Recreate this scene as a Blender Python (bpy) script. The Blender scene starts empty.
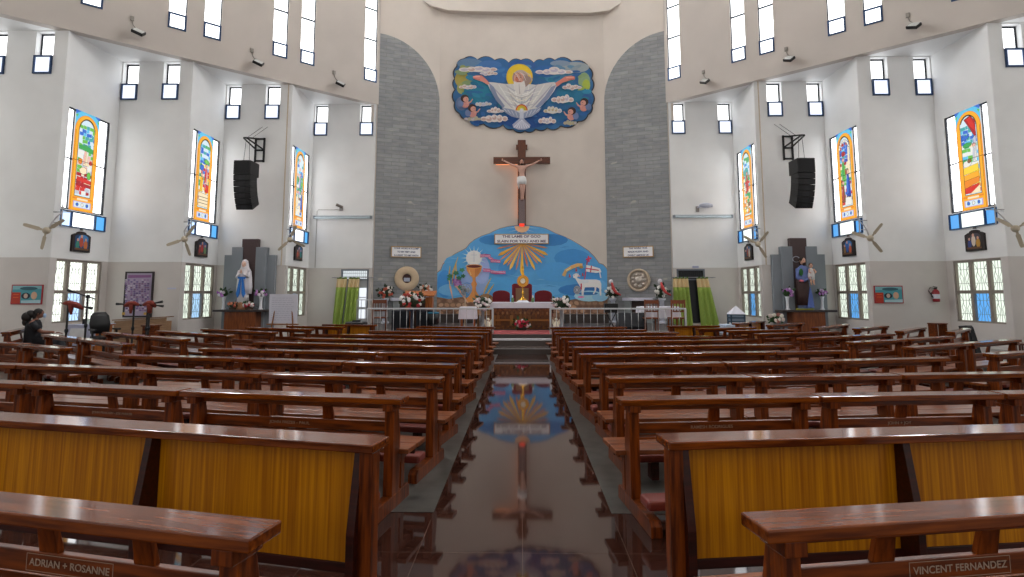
import bpy, bmesh, math, random
from mathutils import Matrix, Vector
random.seed(7)
PI = math.pi
SC = bpy.context.scene
COL = SC.collection

# ------------------------------------------------------------------ camera, world, exposure
EYE = 1.55
PITCH, YAW, FOCAL = math.radians(5.92), math.radians(1.0), 569.0
cam = bpy.data.cameras.new('camera')
cam.sensor_fit = 'HORIZONTAL'
cam.sensor_width = 36.0
cam.lens = 36.0 * FOCAL / 1024.0
cam.shift_x = 0.0
cam.shift_y = -(288.5 - 235.5) / 1024.0
cam.clip_end = 200
cam_o = bpy.data.objects.new('camera', cam)
COL.objects.link(cam_o)
cam_o.location = (0, 0, EYE)
cam_o.rotation_euler = (PI / 2 + PITCH, 0, YAW)
SC.camera = cam_o

w = bpy.data.worlds.new('sky')
SC.world = w
w.use_nodes = True
w.node_tree.nodes['Background'].inputs[0].default_value = (1.0, 0.97, 0.93, 1)
w.node_tree.nodes['Background'].inputs[1].default_value = 0.65
SC.view_settings.view_transform = 'Standard'
SC.view_settings.look = 'None'
SC.view_settings.gamma = 1.0
SC.view_settings.exposure = 0.42
SC.view_settings.use_curve_mapping = False
try:
    SC.cycles.use_denoising = True
    SC.cycles.max_bounces = 8
    SC.cycles.diffuse_bounces = 5
    SC.cycles.sample_clamp_indirect = 6
except Exception:
    pass
PANE = 2.6          # daylight in the clear window panes
PANE_FILL = 64.0     # fill light: unseen highest panes, added and boosted to brighten the hall

# ------------------------------------------------------------------ materials
def srgb(c):
    if isinstance(c, str):
        c = tuple(int(c[i:i + 2], 16) / 255 for i in (0, 2, 4))
    else:
        c = tuple(x / 255 for x in c)
    return tuple(x / 12.92 if x <= 0.04045 else ((x + 0.055) / 1.055) ** 2.4 for x in c)

_M = {}
def new_mat(name):
    m = bpy.data.materials.new(name)
    m.use_nodes = True
    nt = m.node_tree
    return m, nt, nt.nodes['Principled BSDF']

def mixcol(nt, fac, a, b):
    n = nt.nodes.new('ShaderNodeMix')
    n.data_type = 'RGBA'
    for sock, val in ((n.inputs[0], fac), (n.inputs[6], a), (n.inputs[7], b)):
        if isinstance(val, (int, float)):
            sock.default_value = val
        elif isinstance(val, tuple):
            sock.default_value = (*val[:3], 1)
        else:
            nt.links.new(val, sock)
    return n.outputs[2]

def noise(nt, scale, detail=3, coord='Object', stretch=(1, 1, 1)):
    tc = nt.nodes.new('ShaderNodeTexCoord')
    mp = nt.nodes.new('ShaderNodeMapping')
    mp.inputs['Scale'].default_value = stretch
    nt.links.new(tc.outputs[coord], mp.inputs[0])
    n = nt.nodes.new('ShaderNodeTexNoise')
    n.inputs['Scale'].default_value = scale
    n.inputs['Detail'].default_value = detail
    nt.links.new(mp.outputs[0], n.inputs[0])
    return n.outputs['Fac']

def ramp(nt, fac, lo, hi):
    r = nt.nodes.new('ShaderNodeMapRange')
    r.inputs[1].default_value = lo
    r.inputs[2].default_value = hi
    nt.links.new(fac, r.inputs[0])
    return r.outputs[0]

def paint(hexcol, rough=0.6, metal=0.0, var=0.12, spec=0.4):
    key = (hexcol, rough, metal, var)
    if key in _M:
        return _M[key]
    m, nt, b = new_mat('paint_%s_%d' % (hexcol, len(_M)))
    c = srgb(hexcol)
    if var:
        f = noise(nt, 9, 3)
        nt.links.new(mixcol(nt, f, tuple(x * (1 - var) for x in c), tuple(min(1, x * (1 + var)) for x in c)), b.inputs['Base Color'])
    else:
        b.inputs['Base Color'].default_value = (*c, 1)
    b.inputs['Roughness'].default_value = rough
    b.inputs['Metallic'].default_value = metal
    b.inputs['Specular IOR Level'].default_value = spec
    _M[key] = m
    return m

def glow(hexcol, strength):
    key = ('glow', hexcol, strength)
    if key in _M:
        return _M[key]
    m, nt, b = new_mat('glow_%s_%d' % (hexcol, len(_M)))
    c = srgb(hexcol)
    b.inputs['Base Color'].default_value = (0.02, 0.02, 0.02, 1)
    b.inputs['Roughness'].default_value = 0.3
    b.inputs['Emission Color'].default_value = (*c, 1)
    b.inputs['Emission Strength'].default_value = strength
    _M[key] = m
    return m

def wood(name, dark, light, rough=0.3, coat=0.5, stretch=(1.2, 14, 14), scale=3.0, streak=(0.35, 0.68), spec=0.3):
    m, nt, b = new_mat(name)
    f = ramp(nt, noise(nt, scale, 5, 'Object', stretch), *streak)
    nt.links.new(mixcol(nt, f, srgb(dark), srgb(light)), b.inputs['Base Color'])
    b.inputs['Roughness'].default_value = rough
    b.inputs['Coat Weight'].default_value = coat
    b.inputs['Coat Roughness'].default_value = 0.12
    b.inputs['Specular IOR Level'].default_value = spec
    return m

def plaster(name, upper, lower=None, line=2.61):
    m, nt, b = new_mat(name)
    f = noise(nt, 0.9, 4)
    u = srgb(upper)
    c = mixcol(nt, ramp(nt, f, 0.3, 0.7), tuple(x * 0.94 for x in u), tuple(x * 1.03 for x in u))
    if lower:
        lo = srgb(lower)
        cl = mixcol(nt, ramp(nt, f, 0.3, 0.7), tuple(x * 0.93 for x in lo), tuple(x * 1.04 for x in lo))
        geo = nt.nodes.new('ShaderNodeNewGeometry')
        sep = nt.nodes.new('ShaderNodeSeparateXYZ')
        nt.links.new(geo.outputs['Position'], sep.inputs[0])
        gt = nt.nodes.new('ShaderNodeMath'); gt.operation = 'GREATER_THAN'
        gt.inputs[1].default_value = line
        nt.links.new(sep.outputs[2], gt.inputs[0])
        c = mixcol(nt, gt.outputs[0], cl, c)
    nt.links.new(c, b.inputs['Base Color'])
    b.inputs['Roughness'].default_value = 0.55
    b.inputs['Specular IOR Level'].default_value = 0.25
    return m

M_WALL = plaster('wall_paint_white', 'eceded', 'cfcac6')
M_DRUM = plaster('wall_paint_stone', 'c2bab3')
M_ALTARWALL = plaster('wall_paint_cream', 'd9d0c7')
M_CEIL = plaster('ceiling_paint', 'cfc8c0')
M_PEW = wood('pew_wood', '3e1604', '7a380a', 0.36, 0.04)
M_PEWTOP = wood('pew_top_wood', '4a1e08', '7e3e10', 0.11, 0.0)
M_PEWPOST = wood('pew_post_wood', '3e1604', '7a380a', 0.36, 0.02, (14, 14, 1.2), spec=0.22)
M_PEWDARK = wood('pew_dark_wood', '240803', '3e1006', 0.45, 0.05)
M_AMBER = wood('amber_veneer', '925202', 'c88206', 0.4, 0.06, (26, 26, 0.5), 2.2, (0.3, 0.7))
M_OAK = wood('lectern_wood', '8a4a1e', 'b86a2c', 0.4, 0.3, (10, 10, 1.0))
M_CARVED = wood('carved_wood', '54290f', '96571f', 0.45, 0.3, (3, 3, 3), 4.0)
M_PAD = paint('6e2a20', 0.42, 0, 0.15)
M_BLACK = paint('121214', 0.45, 0, 0.2)
M_DARKMETAL = paint('24262a', 0.4, 0.6, 0.1)
M_FRAME = paint('2a2c33', 0.4, 0.3, 0.1)
M_BLUEFRAME = paint('2c4468', 0.4, 0.3, 0.1)
M_STEEL = paint('c9ccd0', 0.28, 0.85, 0.05)
M_WHITE = paint('e6e6ea', 0.55, 0, 0.04)
M_CLOTH = paint('e2e3ee', 0.8, 0, 0.05)
M_GOLD = paint('e0a83c', 0.25, 0.8, 0.1)
M_LEAF = paint('2c4a22', 0.6, 0, 0.3)
M_CLEAR = glow('fbfdff', PANE)
M_BLUEPANE = glow('e2ecff', PANE * 0.42)

def granite():
    m, nt, b = new_mat('brown_granite')
    tc = nt.nodes.new('ShaderNodeTexCoord')
    f = ramp(nt, noise(nt, 60, 4), 0.35, 0.7)
    c = mixcol(nt, f, srgb('2a1510'), srgb('3e261f'))
    br = nt.nodes.new('ShaderNodeTexBrick')
    br.offset = 0.0
    br.inputs['Scale'].default_value = 1.0
    br.inputs['Brick Width'].default_value = 0.633
    br.inputs['Row Height'].default_value = 0.633
    br.inputs['Mortar Size'].default_value = 0.002
    mp = nt.nodes.new('ShaderNodeMapping')
    mp.inputs['Location'].default_value = (0.0, -0.445, 0)
    nt.links.new(tc.outputs['Object'], mp.inputs[0])
    nt.links.new(mp.outputs[0], br.inputs[0])
    c2 = mixcol(nt, br.outputs['Fac'], c, srgb('54463e'))
    nt.links.new(c2, b.inputs['Base Color'])
    b.inputs['Roughness'].default_value = 0.045
    b.inputs['Specular IOR Level'].default_value = 0.5
    return m

def greytile():
    m, nt, b = new_mat('grey_stone_tile')
    tc = nt.nodes.new('ShaderNodeTexCoord')
    f = ramp(nt, noise(nt, 7, 5), 0.3, 0.72)
    c = mixcol(nt, f, srgb('383835'), srgb('575651'))
    br = nt.nodes.new('ShaderNodeTexBrick')
    br.offset = 0.5
    br.inputs['Brick Width'].default_value = 0.6
    br.inputs['Row Height'].default_value = 0.6
    br.inputs['Mortar Size'].default_value = 0.004
    br.inputs['Scale'].default_value = 1.0
    nt.links.new(tc.outputs['Object'], br.inputs[0])
    nt.links.new(mixcol(nt, br.outputs['Fac'], c, srgb('32312e')), b.inputs['Base Color'])
    b.inputs['Roughness'].default_value = 0.3
    return m

def slate():
    m, nt, b = new_mat('grey_slate_cladding')
    tc = nt.nodes.new('ShaderNodeTexCoord')
    sep = nt.nodes.new('ShaderNodeSeparateXYZ')
    nt.links.new(tc.outputs['Object'], sep.inputs[0])
    cmb = nt.nodes.new('ShaderNodeCombineXYZ')
    nt.links.new(sep.outputs[0], cmb.inputs[0])
    nt.links.new(sep.outputs[2], cmb.inputs[1])
    br = nt.nodes.new('ShaderNodeTexBrick')
    br.inputs['Scale'].default_value = 1.0
    br.inputs['Brick Width'].default_value = 0.62
    br.inputs['Row Height'].default_value = 0.16
    br.inputs['Mortar Size'].default_value = 0.008
    br.inputs['Color1'].default_value = (*srgb('868a8e'), 1)
    br.inputs['Color2'].default_value = (*srgb('a2a5a8'), 1)
    br.inputs['Mortar'].default_value = (*srgb('6c6e70'), 1)
    br.inputs['Bias'].default_value = -0.3
    nt.links.new(cmb.outputs[0], br.inputs[0])
    f = ramp(nt, noise(nt, 2.5, 5, 'Object', (1, 1, 3)), 0.3, 0.7)
    c = mixcol(nt, 0.35, br.outputs['Color'], mixcol(nt, f, srgb('6a7078'), srgb('a8a49e')))
    spots = ramp(nt, noise(nt, 1.6, 2, 'Object', (1, 1, 2.5)), 0.68, 0.74)
    nt.links.new(mixcol(nt, spots, c, srgb('b0aca6')), b.inputs['Base Color'])
    b.inputs['Roughness'].default_value = 0.7
    return m

M_GRANITE, M_GREYTILE, M_SLATE = granite(), greytile(), slate()

# ------------------------------------------------------------------ mesh helpers
class MB:
    def __init__(s):
        s.v, s.f, s.m = [], [], []
    def add(s, vs, fs, mi=0):
        o = len(s.v)
        s.v += [tuple(p) for p in vs]
        for f in fs:
            s.f.append(tuple(o + i for i in f)); s.m.append(mi)
        return s
    def box(s, x0, x1, y0, y1, z0, z1, mi=0, M=None):
        vs = [(x, y, z) for z in (z0, z1) for y in (y0, y1) for x in (x0, x1)]
        if M is not None:
            vs = [M @ Vector(p) for p in vs]
        return s.add(vs, [(0, 2, 3, 1), (4, 5, 7, 6), (0, 1, 5, 4), (2, 6, 7, 3), (0, 4, 6, 2), (1, 3, 7, 5)], mi)
    def prism(s, pts, axis, a, b, mi=0):
        def P(p, t):
            return {'x': (t, p[0], p[1]), 'y': (p[0], t, p[1]), 'z': (p[0], p[1], t)}[axis]
        n = len(pts)
        vs = [P(p, a) for p in pts] + [P(p, b) for p in pts]
        fs = [tuple(range(n)), tuple(range(2 * n - 1, n - 1, -1))]
        fs += [(i, (i + 1) % n, n + (i + 1) % n, n + i) for i in range(n)]
        return s.add(vs, fs, mi)
    def tube(s, pts, r, n=8, mi=0, cap=True):
        pts = [Vector(p) for p in pts]
        rs = r if isinstance(r, (list, tuple)) else [r] * len(pts)
        vs = []
        for i, p in enumerate(pts):
            d = (pts[min(i + 1, len(pts) - 1)] - pts[max(i - 1, 0)]).normalized()
            a = Vector((0, 0, 1)) if abs(d.z) < 0.9 else Vector((1, 0, 0))
            u = d.cross(a).normalized(); v = d.cross(u).normalized()
            for k in range(n):
                t = 2 * PI * k / n
                vs.append(p + (u * math.cos(t) + v * math.sin(t)) * rs[i])
        fs = []
        for i in range(len(pts) - 1):
            for k in range(n):
                fs.append((i * n + k, i * n + (k + 1) % n, (i + 1) * n + (k + 1) % n, (i + 1) * n + k))
        if cap:
            fs.append(tuple(range(n))); fs.append(tuple((len(pts) - 1) * n + k for k in range(n)))
        return s.add(vs, fs, mi)
    def rings(s, rs, n=16, mi=0, cap=True):
        # rs: (cx, cy, z, rx, ry)
        vs = []
        for cx, cy, z, rx, ry in rs:
            for k in range(n):
                t = 2 * PI * k / n
                vs.append((cx + rx * math.cos(t), cy + ry * math.sin(t), z))
        fs = []
        for i in range(len(rs) - 1):
            for k in range(n):
                fs.append((i * n + k, i * n + (k + 1) % n, (i + 1) * n + (k + 1) % n, (i + 1) * n + k))
        if cap:
            fs.append(tuple(range(n))); fs.append(tuple((len(rs) - 1) * n + k for k in range(n)))
        return s.add(vs, fs, mi)
    def ell(s, c, rx, ry, rz, nu=12, nv=8, mi=0, M=None):
        vs, fs = [], []
        for j in range(1, nv):
            ph = PI * j / nv
            for k in range(nu):
                t = 2 * PI * k / nu
                vs.append(Vector((rx * math.sin(ph) * math.cos(t), ry * math.sin(ph) * math.sin(t), rz * math.cos(ph))))
        vs += [Vector((0, 0, rz)), Vector((0, 0, -rz))]
        if M is not None:
            vs = [M @ p for p in vs]
        vs = [p + Vector(c) for p in vs]
        for j in range(nv - 2):
            for k in range(nu):
                fs.append((j * nu + k, j * nu + (k + 1) % nu, (j + 1) * nu + (k + 1) % nu, (j + 1) * nu + k))
        t, b = (nv - 1) * nu, (nv - 1) * nu + 1
        for k in range(nu):
            fs.append((t, k, (k + 1) % nu)); fs.append((b, (nv - 2) * nu + (k + 1) % nu, (nv - 2) * nu + k))
        return s.add(vs, fs, mi)
    def mesh(s, name, mats, smooth=False):
        me = bpy.data.meshes.new(name)
        me.from_pydata(s.v, [], s.f)
        for m in (mats if isinstance(mats, (list, tuple)) else [mats]):
            me.materials.append(m)
        me.polygons.foreach_set('material_index', s.m)
        bm = bmesh.new(); bm.from_mesh(me)
        bmesh.ops.recalc_face_normals(bm, faces=bm.faces)
        bm.to_mesh(me); bm.free()
        if smooth:
            me.polygons.foreach_set('use_smooth', [True] * len(me.polygons))
        me.update()
        return me
    def build(s, name, mats, parent=None, smooth=False, bevel=0, loc=None, rotz=0):
        o = bpy.data.objects.new(name, s.mesh(name, mats, smooth))
        COL.objects.link(o)
        if parent is not None:
            o.parent = parent
        if loc is not None:
            o.location = loc; o.rotation_euler = (0, 0, rotz)
        if bevel:
            b = o.modifiers.new('bevel', 'BEVEL')
            b.width = bevel; b.segments = 2; b.limit_method = 'ANGLE'
        return o

def tag(o, label, cat, group=None, kind=None):
    if label: o['label'] = label
    if cat: o['category'] = cat
    if group: o['group'] = group
    if kind: o['kind'] = kind
    return o

def thing(name, loc, label, cat, group=None, rotz=0, kind=None):
    o = bpy.data.objects.new(name, None)
    o.empty_display_size = 0.2
    COL.objects.link(o)
    o.location = loc; o.rotation_euler = (0, 0, rotz)
    return tag(o, label, cat, group, kind)

def dup(o, loc, rotz, label=None):
    def cp(x, par):
        c = x.copy(); COL.objects.link(c)
        if par is not None: c.parent = par
        for ch in list(x.children): cp(ch, c)
        return c
    c = cp(o, None)
    c.location = loc; c.rotation_euler = (0, 0, rotz)
    if label: c['label'] = label
    return c

def struct(o, label=None, cat=None):
    o['kind'] = 'structure'
    if label: o['label'] = label
    if cat: o['category'] = cat
    return o

def lettering(text, parent, loc, size, mat, rot=(PI / 2, 0, 0), width=None, bold=0.0, name='lettering', depth=0.002):
    cu = bpy.data.curves.new(name, 'FONT')
    cu.body = text
    cu.size = size
    cu.align_x = 'CENTER'; cu.align_y = 'CENTER'
    cu.extrude = depth
    cu.offset = bold
    cu.space_line = 0.95
    cu.materials.append(mat)
    t = bpy.data.objects.new(name, cu)
    COL.objects.link(t)
    bpy.context.view_layer.update()
    me = bpy.data.meshes.new_from_object(t.evaluated_get(bpy.context.evaluated_depsgraph_get()))
    bpy.data.objects.remove(t); bpy.data.curves.remove(cu)
    o = bpy.data.objects.new(name, me)
    COL.objects.link(o)
    o.parent = parent
    o.location = loc; o.rotation_euler = rot
    if width:
        xs = [v.co.x for v in me.vertices]
        if xs: o.scale = (width / (max(xs) - min(xs)), 1, 1)
    return o

def ray(px, py):
    x, z = (px - 512) / FOCAL, -(py - 235.5) / FOCAL
    v = Matrix.Rotation(YAW, 3, 'Z') @ (Matrix.Rotation(PITCH, 3, 'X') @ Vector((x, 1, z)))
    return v
def at(px, py, Y):           # the point of the plane at depth Y that a pixel shows
    v = ray(px, py)
    t = Y / v.y
    return Vector((v.x * t, Y, EYE + v.z * t))

class Art(MB):
    """Flat artwork: coloured shapes laid over each other on a plane; map turns (u, v, layer) into a point."""
    def __init__(s, mp):
        super().__init__(); s.map = mp; s.mats = []; s.k = 0
    def mi(s, mat):
        if mat not in s.mats: s.mats.append(mat)
        return s.mats.index(mat)
    def poly(s, pts, mat):
        s.k += 1
        s.add([s.map(u, v, s.k) for u, v in pts], [tuple(range(len(pts)))], s.mi(mat))
    def oval(s, c, rx, ry, mat, n=18, a0=0, a1=2 * PI, rot=0):
        pts = []
        for i in range(n + 1 if a1 - a0 < 6.2 else n):
            t = a0 + (a1 - a0) * i / n
            x, y = rx * math.cos(t), ry * math.sin(t)
            pts.append((c[0] + x * math.cos(rot) - y * math.sin(rot), c[1] + x * math.sin(rot) + y * math.cos(rot)))
        s.poly(pts, mat)
    def line(s, pts, wd, mat):
        L, R = [], []
        n = len(pts)
        for i, p in enumerate(pts):
            q0, q1 = pts[max(0, i - 1)], pts[min(n - 1, i + 1)]
            dx, dy = q1[0] - q0[0], q1[1] - q0[1]
            l = math.hypot(dx, dy) or 1
            ww = wd[i] if isinstance(wd, (list, tuple)) else wd
            nx, ny = -dy / l * ww / 2, dx / l * ww / 2
            L.append((p[0] + nx, p[1] + ny)); R.append((p[0] - nx, p[1] - ny))
        s.poly(L + R[::-1], mat)
    def done(s, name, parent=None, **k):
        return s.build(name, s.mats, parent, **k)

# ------------------------------------------------------------------ the setting
PX = [(-15.94, 13.77), (-13.52, 16.05), (-11.10, 18.36), (-8.59, 20.53), (-6.03, 22.77)]   # fold corners of the left wall
TOPZ, CEILZ, DADO = 9.40, 17.2, 2.61
YW = 23.85                                                                                # altar wall
XS = 3.56                                                                                 # inner edge of the stone

def holed(name, P, U, L, z0, z1, th, holes, mat, out):
    """upright wall with openings: P start (x, y), U unit direction, out unit outward direction, th thickness"""
    us = sorted({0, L} | {max(0, min(L, h[i])) for h in holes for i in (0, 1)})
    zs = sorted({z0, z1} | {h[i] for h in holes for i in (2, 3)})
    def hole(i, j):
        if i < 0 or j < 0 or i >= len(us) - 1 or j >= len(zs) - 1: return True
        u, z = (us[i] + us[i + 1]) / 2, (zs[j] + zs[j + 1]) / 2
        return any(h[0] < u < h[1] and h[2] < z < h[3] for h in holes)
    def pt(u, z, d):
        return (P[0] + U[0] * u + out[0] * d, P[1] + U[1] * u + out[1] * d, z)
    b = MB()
    for i in range(len(us) - 1):
        for j in range(len(zs) - 1):
            if hole(i, j): continue
            a, c, e, g = us[i], us[i + 1], zs[j], zs[j + 1]
            for d in (0, th):
                b.add([pt(a, e, d), pt(c, e, d), pt(c, g, d), pt(a, g, d)], [(0, 1, 2, 3)])
            for (di, dj, p, q) in ((-1, 0, (a, e), (a, g)), (1, 0, (c, e), (c, g)), (0, -1, (a, e), (c, e)), (0, 1, (a, g), (c, g))):
                if hole(i + di, j + dj):
                    b.add([pt(*p, 0), pt(*q, 0), pt(*q, th), pt(*p, th)], [(0, 1, 2, 3)])
    me = bpy.data.meshes.new(name)
    me.from_pydata(b.v, [], b.f)
    me.materials.append(mat)
    bm = bmesh.new(); bm.from_mesh(me)
    bmesh.ops.remove_doubles(bm, verts=bm.verts, dist=1e-4)
    bmesh.ops.recalc_face_normals(bm, faces=bm.faces)
    bm.to_mesh(me); bm.free()
    o = bpy.data.objects.new(name, me)
    COL.objects.link(o)
    return struct(o)

def unit(a, b):
    d = Vector((b[0] - a[0], b[1] - a[1])); l = d.length; d /= l
    return d, l

# floor: granite slab with the grey stone strips and the grey floor under the pews laid beside the aisle
fl = MB(); fl.box(-16.3, 16.3, -6, 24.2, -0.2, 0.0)
struct(fl.build('floor', M_GRANITE))
g = MB()
for s in (-1, 1):
    x0, x1 = sorted((s * 0.634, s * 15.9))
    g.add([(x0, 4.24, 0.002), (x1, 4.24, 0.002), (x1, 15.0, 0.002), (x0, 15.0, 0.002)], [(0, 1, 2, 3)])
struct(g.build('floor_grey_tiles', M_GREYTILE))
c = MB(); c.box(-16.3, 16.3, -6, 24.2, CEILZ, CEILZ + 0.2)
struct(c.build('ceiling', M_CEIL))

WN = [0]
M_CLEAR_S = glow('fbfdff', 2.2)
M_FILLPANE = glow('fbfdff', PANE_FILL)
def window(label, cat='window', group=None):
    WN[0] += 1
    o = thing('window_%d' % WN[0], (0, 0, 0), label, cat, group)
    o['kind'] = 'structure'
    return o

def planebox(b, P, U, out, u0, u1, z0, z1, d0, d1, mi=0):
    vs = []
    for z in (z0, z1):
        for d in (d0, d1):
            for u in (u0, u1):
                vs.append((P[0] + U[0] * u + out[0] * d, P[1] + U[1] * u + out[1] * d, z))
    b.add(vs, [(0, 2, 3, 1), (4, 5, 7, 6), (0, 1, 5, 4), (2, 6, 7, 3), (0, 4, 6, 2), (1, 3, 7, 5)], mi)

def glazing(par, P, U, out, u0, u1, z0, z1, d, frame_w, frame_mat, pane_mat, fd=0.05, names=('window_frame', 'window_pane'), bars_u=(), bars_z=(), bar_w=None):
    """a frame of four sides (and bars) round one pane"""
    f = MB(); w_ = frame_w; bw = bar_w or frame_w
    planebox(f, P, U, out, u0, u0 + w_, z0, z1, d - fd / 2, d + fd / 2)
    planebox(f, P, U, out, u1 - w_, u1, z0, z1, d - fd / 2, d + fd / 2)
    planebox(f, P, U, out, u0 + w_, u1 - w_, z0, z0 + w_, d - fd / 2, d + fd / 2)
    planebox(f, P, U, out, u0 + w_, u1 - w_, z1 - w_, z1, d - fd / 2, d + fd / 2)
    for u in bars_u: planebox(f, P, U, out, u - bw / 2, u + bw / 2, z0 + w_, z1 - w_, d - fd / 2 + .003, d + fd / 2 - .003)
    for z in bars_z: planebox(f, P, U, out, u0 + w_, u1 - w_, z - bw / 2, z + bw / 2, d - fd / 2 + .006, d + fd / 2 - .006)
    fo = f.build(names[0], frame_mat, par)
    p = MB()
    planebox(p, P, U, out, u0 + w_ * .5, u1 - w_ * .5, z0 + w_ * .5, z1 - w_ * .5, d - 0.004, d + 0.004)
    po = p.build(names[1], pane_mat, par)
    return fo, po

# stained glass colours
SG = {k: glow(v, 0.74) for k, v in dict(sky='5cc4ec', blue='2a6ad0', deep='1c3fae', pale='d8ecf6', gold='ffb01e', amber='f08a14', red='d8261c',
      crim='b01420', green='36a852', leaf='6cc04a', white='f0eee6', cream='fbe6bf', rose='f0b8a8', lilac='b9a4e0', brown='8a5a34', yellow='ffd83a', teal='3fa8a8', grey='c4c8d4').items()}
SGLEAD = paint('2c2a2e', 0.5, 0.2, 0)

def stained(par, X, s, y0, y1, z0, z1, scene):
    """the picture panel: gold arched border, scene, lettered plate; u runs 0..1 along the wall, v 0..1 up"""
    W, H = y1 - y0, z1 - z0
    a = Art(lambda u, v, k: (s * (X + 0.035 + 0.00016 * k), y0 + (u if s < 0 else u) * W, z0 + v * H))
    if s > 0:
        a.map = lambda u, v, k: (X - 0.035 - 0.00016 * k, y0 + (1 - u) * W, z0 + v * H)
    else:
        a.map = lambda u, v, k: (-X + 0.035 + 0.00016 * k, y0 + u * W, z0 + v * H)
    q = SG
    a.poly([(0, 0), (1, 0), (1, 1), (0, 1)], q['sky'])
    for cx in (0.0, 1.0):
        a.poly([(cx, 1), (abs(cx - .22), 1), (cx, .955)], q['blue'])
        a.poly([(cx, .95), (abs(cx - .12), .965), (abs(cx - .05), .925)], q['leaf'])
    asp = W / H
    def arch(ins, top, bot, mat):
        r = .5 - ins
        pts = [(ins, bot)] + [(1 - ins, bot)]
        cy = top - r * asp * 1.15
        for i in range(15):
            t = PI * i / 14
            pts.append((.5 + r * math.cos(t), cy + r * asp * 1.15 * math.sin(t)))
        a.poly(pts, mat)
    arch(0.0, .975, 0.0, q['amber']); arch(.035, .97, 0.006, q['gold']); arch(.17, .935, .145, SGLEAD); arch(.19, .928, .15, q['pale'])
    rnd = random.Random(scene * 31 + 5)
    def blob(u, v, ru, rv, mat, n=8, lead=True):
        P_ = [(rnd.uniform(.8, 1.12) * math.cos(2 * PI * i / n), rnd.uniform(.8, 1.12) * math.sin(2 * PI * i / n)) for i in range(n)]
        cl = lambda x: min(.81, max(.19, x))
        if lead: a.poly([(cl(u + x * (ru + .012)), v + y * (rv + .0032)) for x, y in P_], SGLEAD)
        a.poly([(cl(u + x * ru), v + y * rv) for x, y in P_], mat)
    def area(pts, col):
        mx, my = sum(p[0] for p in pts) / len(pts), sum(p[1] for p in pts) / len(pts)
        a.poly(pts, SGLEAD); a.poly([(mx + (x - mx) * .965, my + (y - my) * .955) for x, y in pts], q[col])
    def figure(u, v, h, robe, mantle, skin='rose'):
        area([(u - h * .42, v), (u + h * .44, v), (u + h * .34, v + h * .45), (u + h * .16, v + h * .80), (u - h * .16, v + h * .80), (u - h * .34, v + h * .45)], robe)
        area([(u - h * .42, v + h * .05), (u - h * .02, v + h * .12), (u + h * .07, v + h * .72), (u - h * .2, v + h * .76), (u - h * .38, v + h * .42)], mantle)
        a.line([(u + h * .1, v + h * .06), (u + h * .14, v + h * .68)], .008, SGLEAD)
        blob(u, v + h * .88, .085, h * .10, q['brown'], lead=False); blob(u + .012, v + h * .865, .06, h * .075, q[skin], lead=False)
    tops = [['sky', 'blue', 'teal', 'pale', 'leaf'], ['blue', 'teal', 'sky', 'green', 'pale'], ['teal', 'sky', 'blue', 'rose', 'pale'], ['sky', 'teal', 'blue', 'pale', 'green'], ['deep', 'teal', 'crim', 'blue', 'sky'], ['sky', 'blue', 'teal', 'pale', 'blue']][scene]
    mids = [['cream', 'rose', 'grey', 'white', 'leaf'], ['green', 'blue', 'yellow', 'red', 'cream'], ['green', 'lilac', 'teal', 'white', 'rose'], ['red', 'teal', 'amber', 'green', 'cream'], ['leaf', 'rose', 'cream', 'crim', 'green'], ['green', 'leaf', 'sky', 'white', 'cream']][scene]
    lows = [['white', 'red', 'cream', 'crim', 'grey'], ['cream', 'white', 'gold', 'red', 'cream'], ['white', 'cream', 'blue', 'white', 'brown'], ['amber', 'white', 'gold', 'green', 'amber'], ['brown', 'white', 'red', 'cream', 'blue'], ['yellow', 'amber', 'red', 'cream', 'gold']][scene]
    for r in range(19):
        v = .165 + .037 * r
        pal = lows if v < .38 else mids if v < .62 else tops
        k = 0; u = .19
        while u < .80:
            du = rnd.uniform(.09, .22); u2 = min(.81, u + du)
            if v + .037 < .89 or abs((u + u2) / 2 - .5) < .2:
                j = rnd.uniform(-.008, .008)
                a.poly([(u + .006, v + .0016), (u2 - .004, v + .0016 + j), (u2 - .004, v + .036 + j), (u + .006, v + .036)], q[rnd.choice(pal)])
            u = u2
    if scene == 0:
        figure(.5, .46, .22, 'cream', 'rose'); blob(.3, .5, .09, .03, q['amber']); blob(.72, .5, .07, .02, q['red'])
        blob(.45, .41, .16, .035, q['cream']); blob(.68, .37, .08, .04, q['leaf'])
        area([(.2, .30), (.8, .28), (.8, .32), (.2, .345)], 'red'); area([(.2, .255), (.8, .24), (.8, .275), (.2, .29)], 'crim'); area([(.2, .62), (.8, .60), (.8, .645), (.5, .67), (.2, .655)], 'green')
    elif scene == 1:
        figure(.62, .42, .25, 'rose', 'red'); figure(.34, .33, .22, 'yellow', 'gold'); blob(.6, .68, .16, .03, q['leaf']); blob(.33, .60, .13, .035, q['blue'])
        area([(.55, .33), (.8, .33), (.8, .42), (.6, .42)], 'red'); area([(.2, .16), (.8, .16), (.8, .31), (.2, .32)], 'cream')
        for i in range(3): a.line([(.2, .2 + .035 * i), (.8, .2 + .035 * i)], .006, SGLEAD)
    elif scene == 2:
        figure(.5, .48, .22, 'teal', 'lilac'); blob(.3, .60, .11, .03, q['green']); blob(.68, .56, .11, .03, q['leaf'])
        figure(.32, .24, .24, 'white', 'cream'); figure(.68, .24, .24, 'deep', 'blue')
    elif scene == 3:
        blob(.5, .69, .24, .05, q['teal']); figure(.56, .44, .26, 'red', 'crim'); blob(.3, .5, .11, .03, q['white']); blob(.7, .40, .1, .025, q['green'])
        for i in range(6): blob(.3 + .19 * (i % 3), .21 + .07 * (i // 3), .12, .025, q[['yellow', 'white', 'gold', 'amber', 'cream', 'brown'][i]])
    elif scene == 4:
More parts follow.
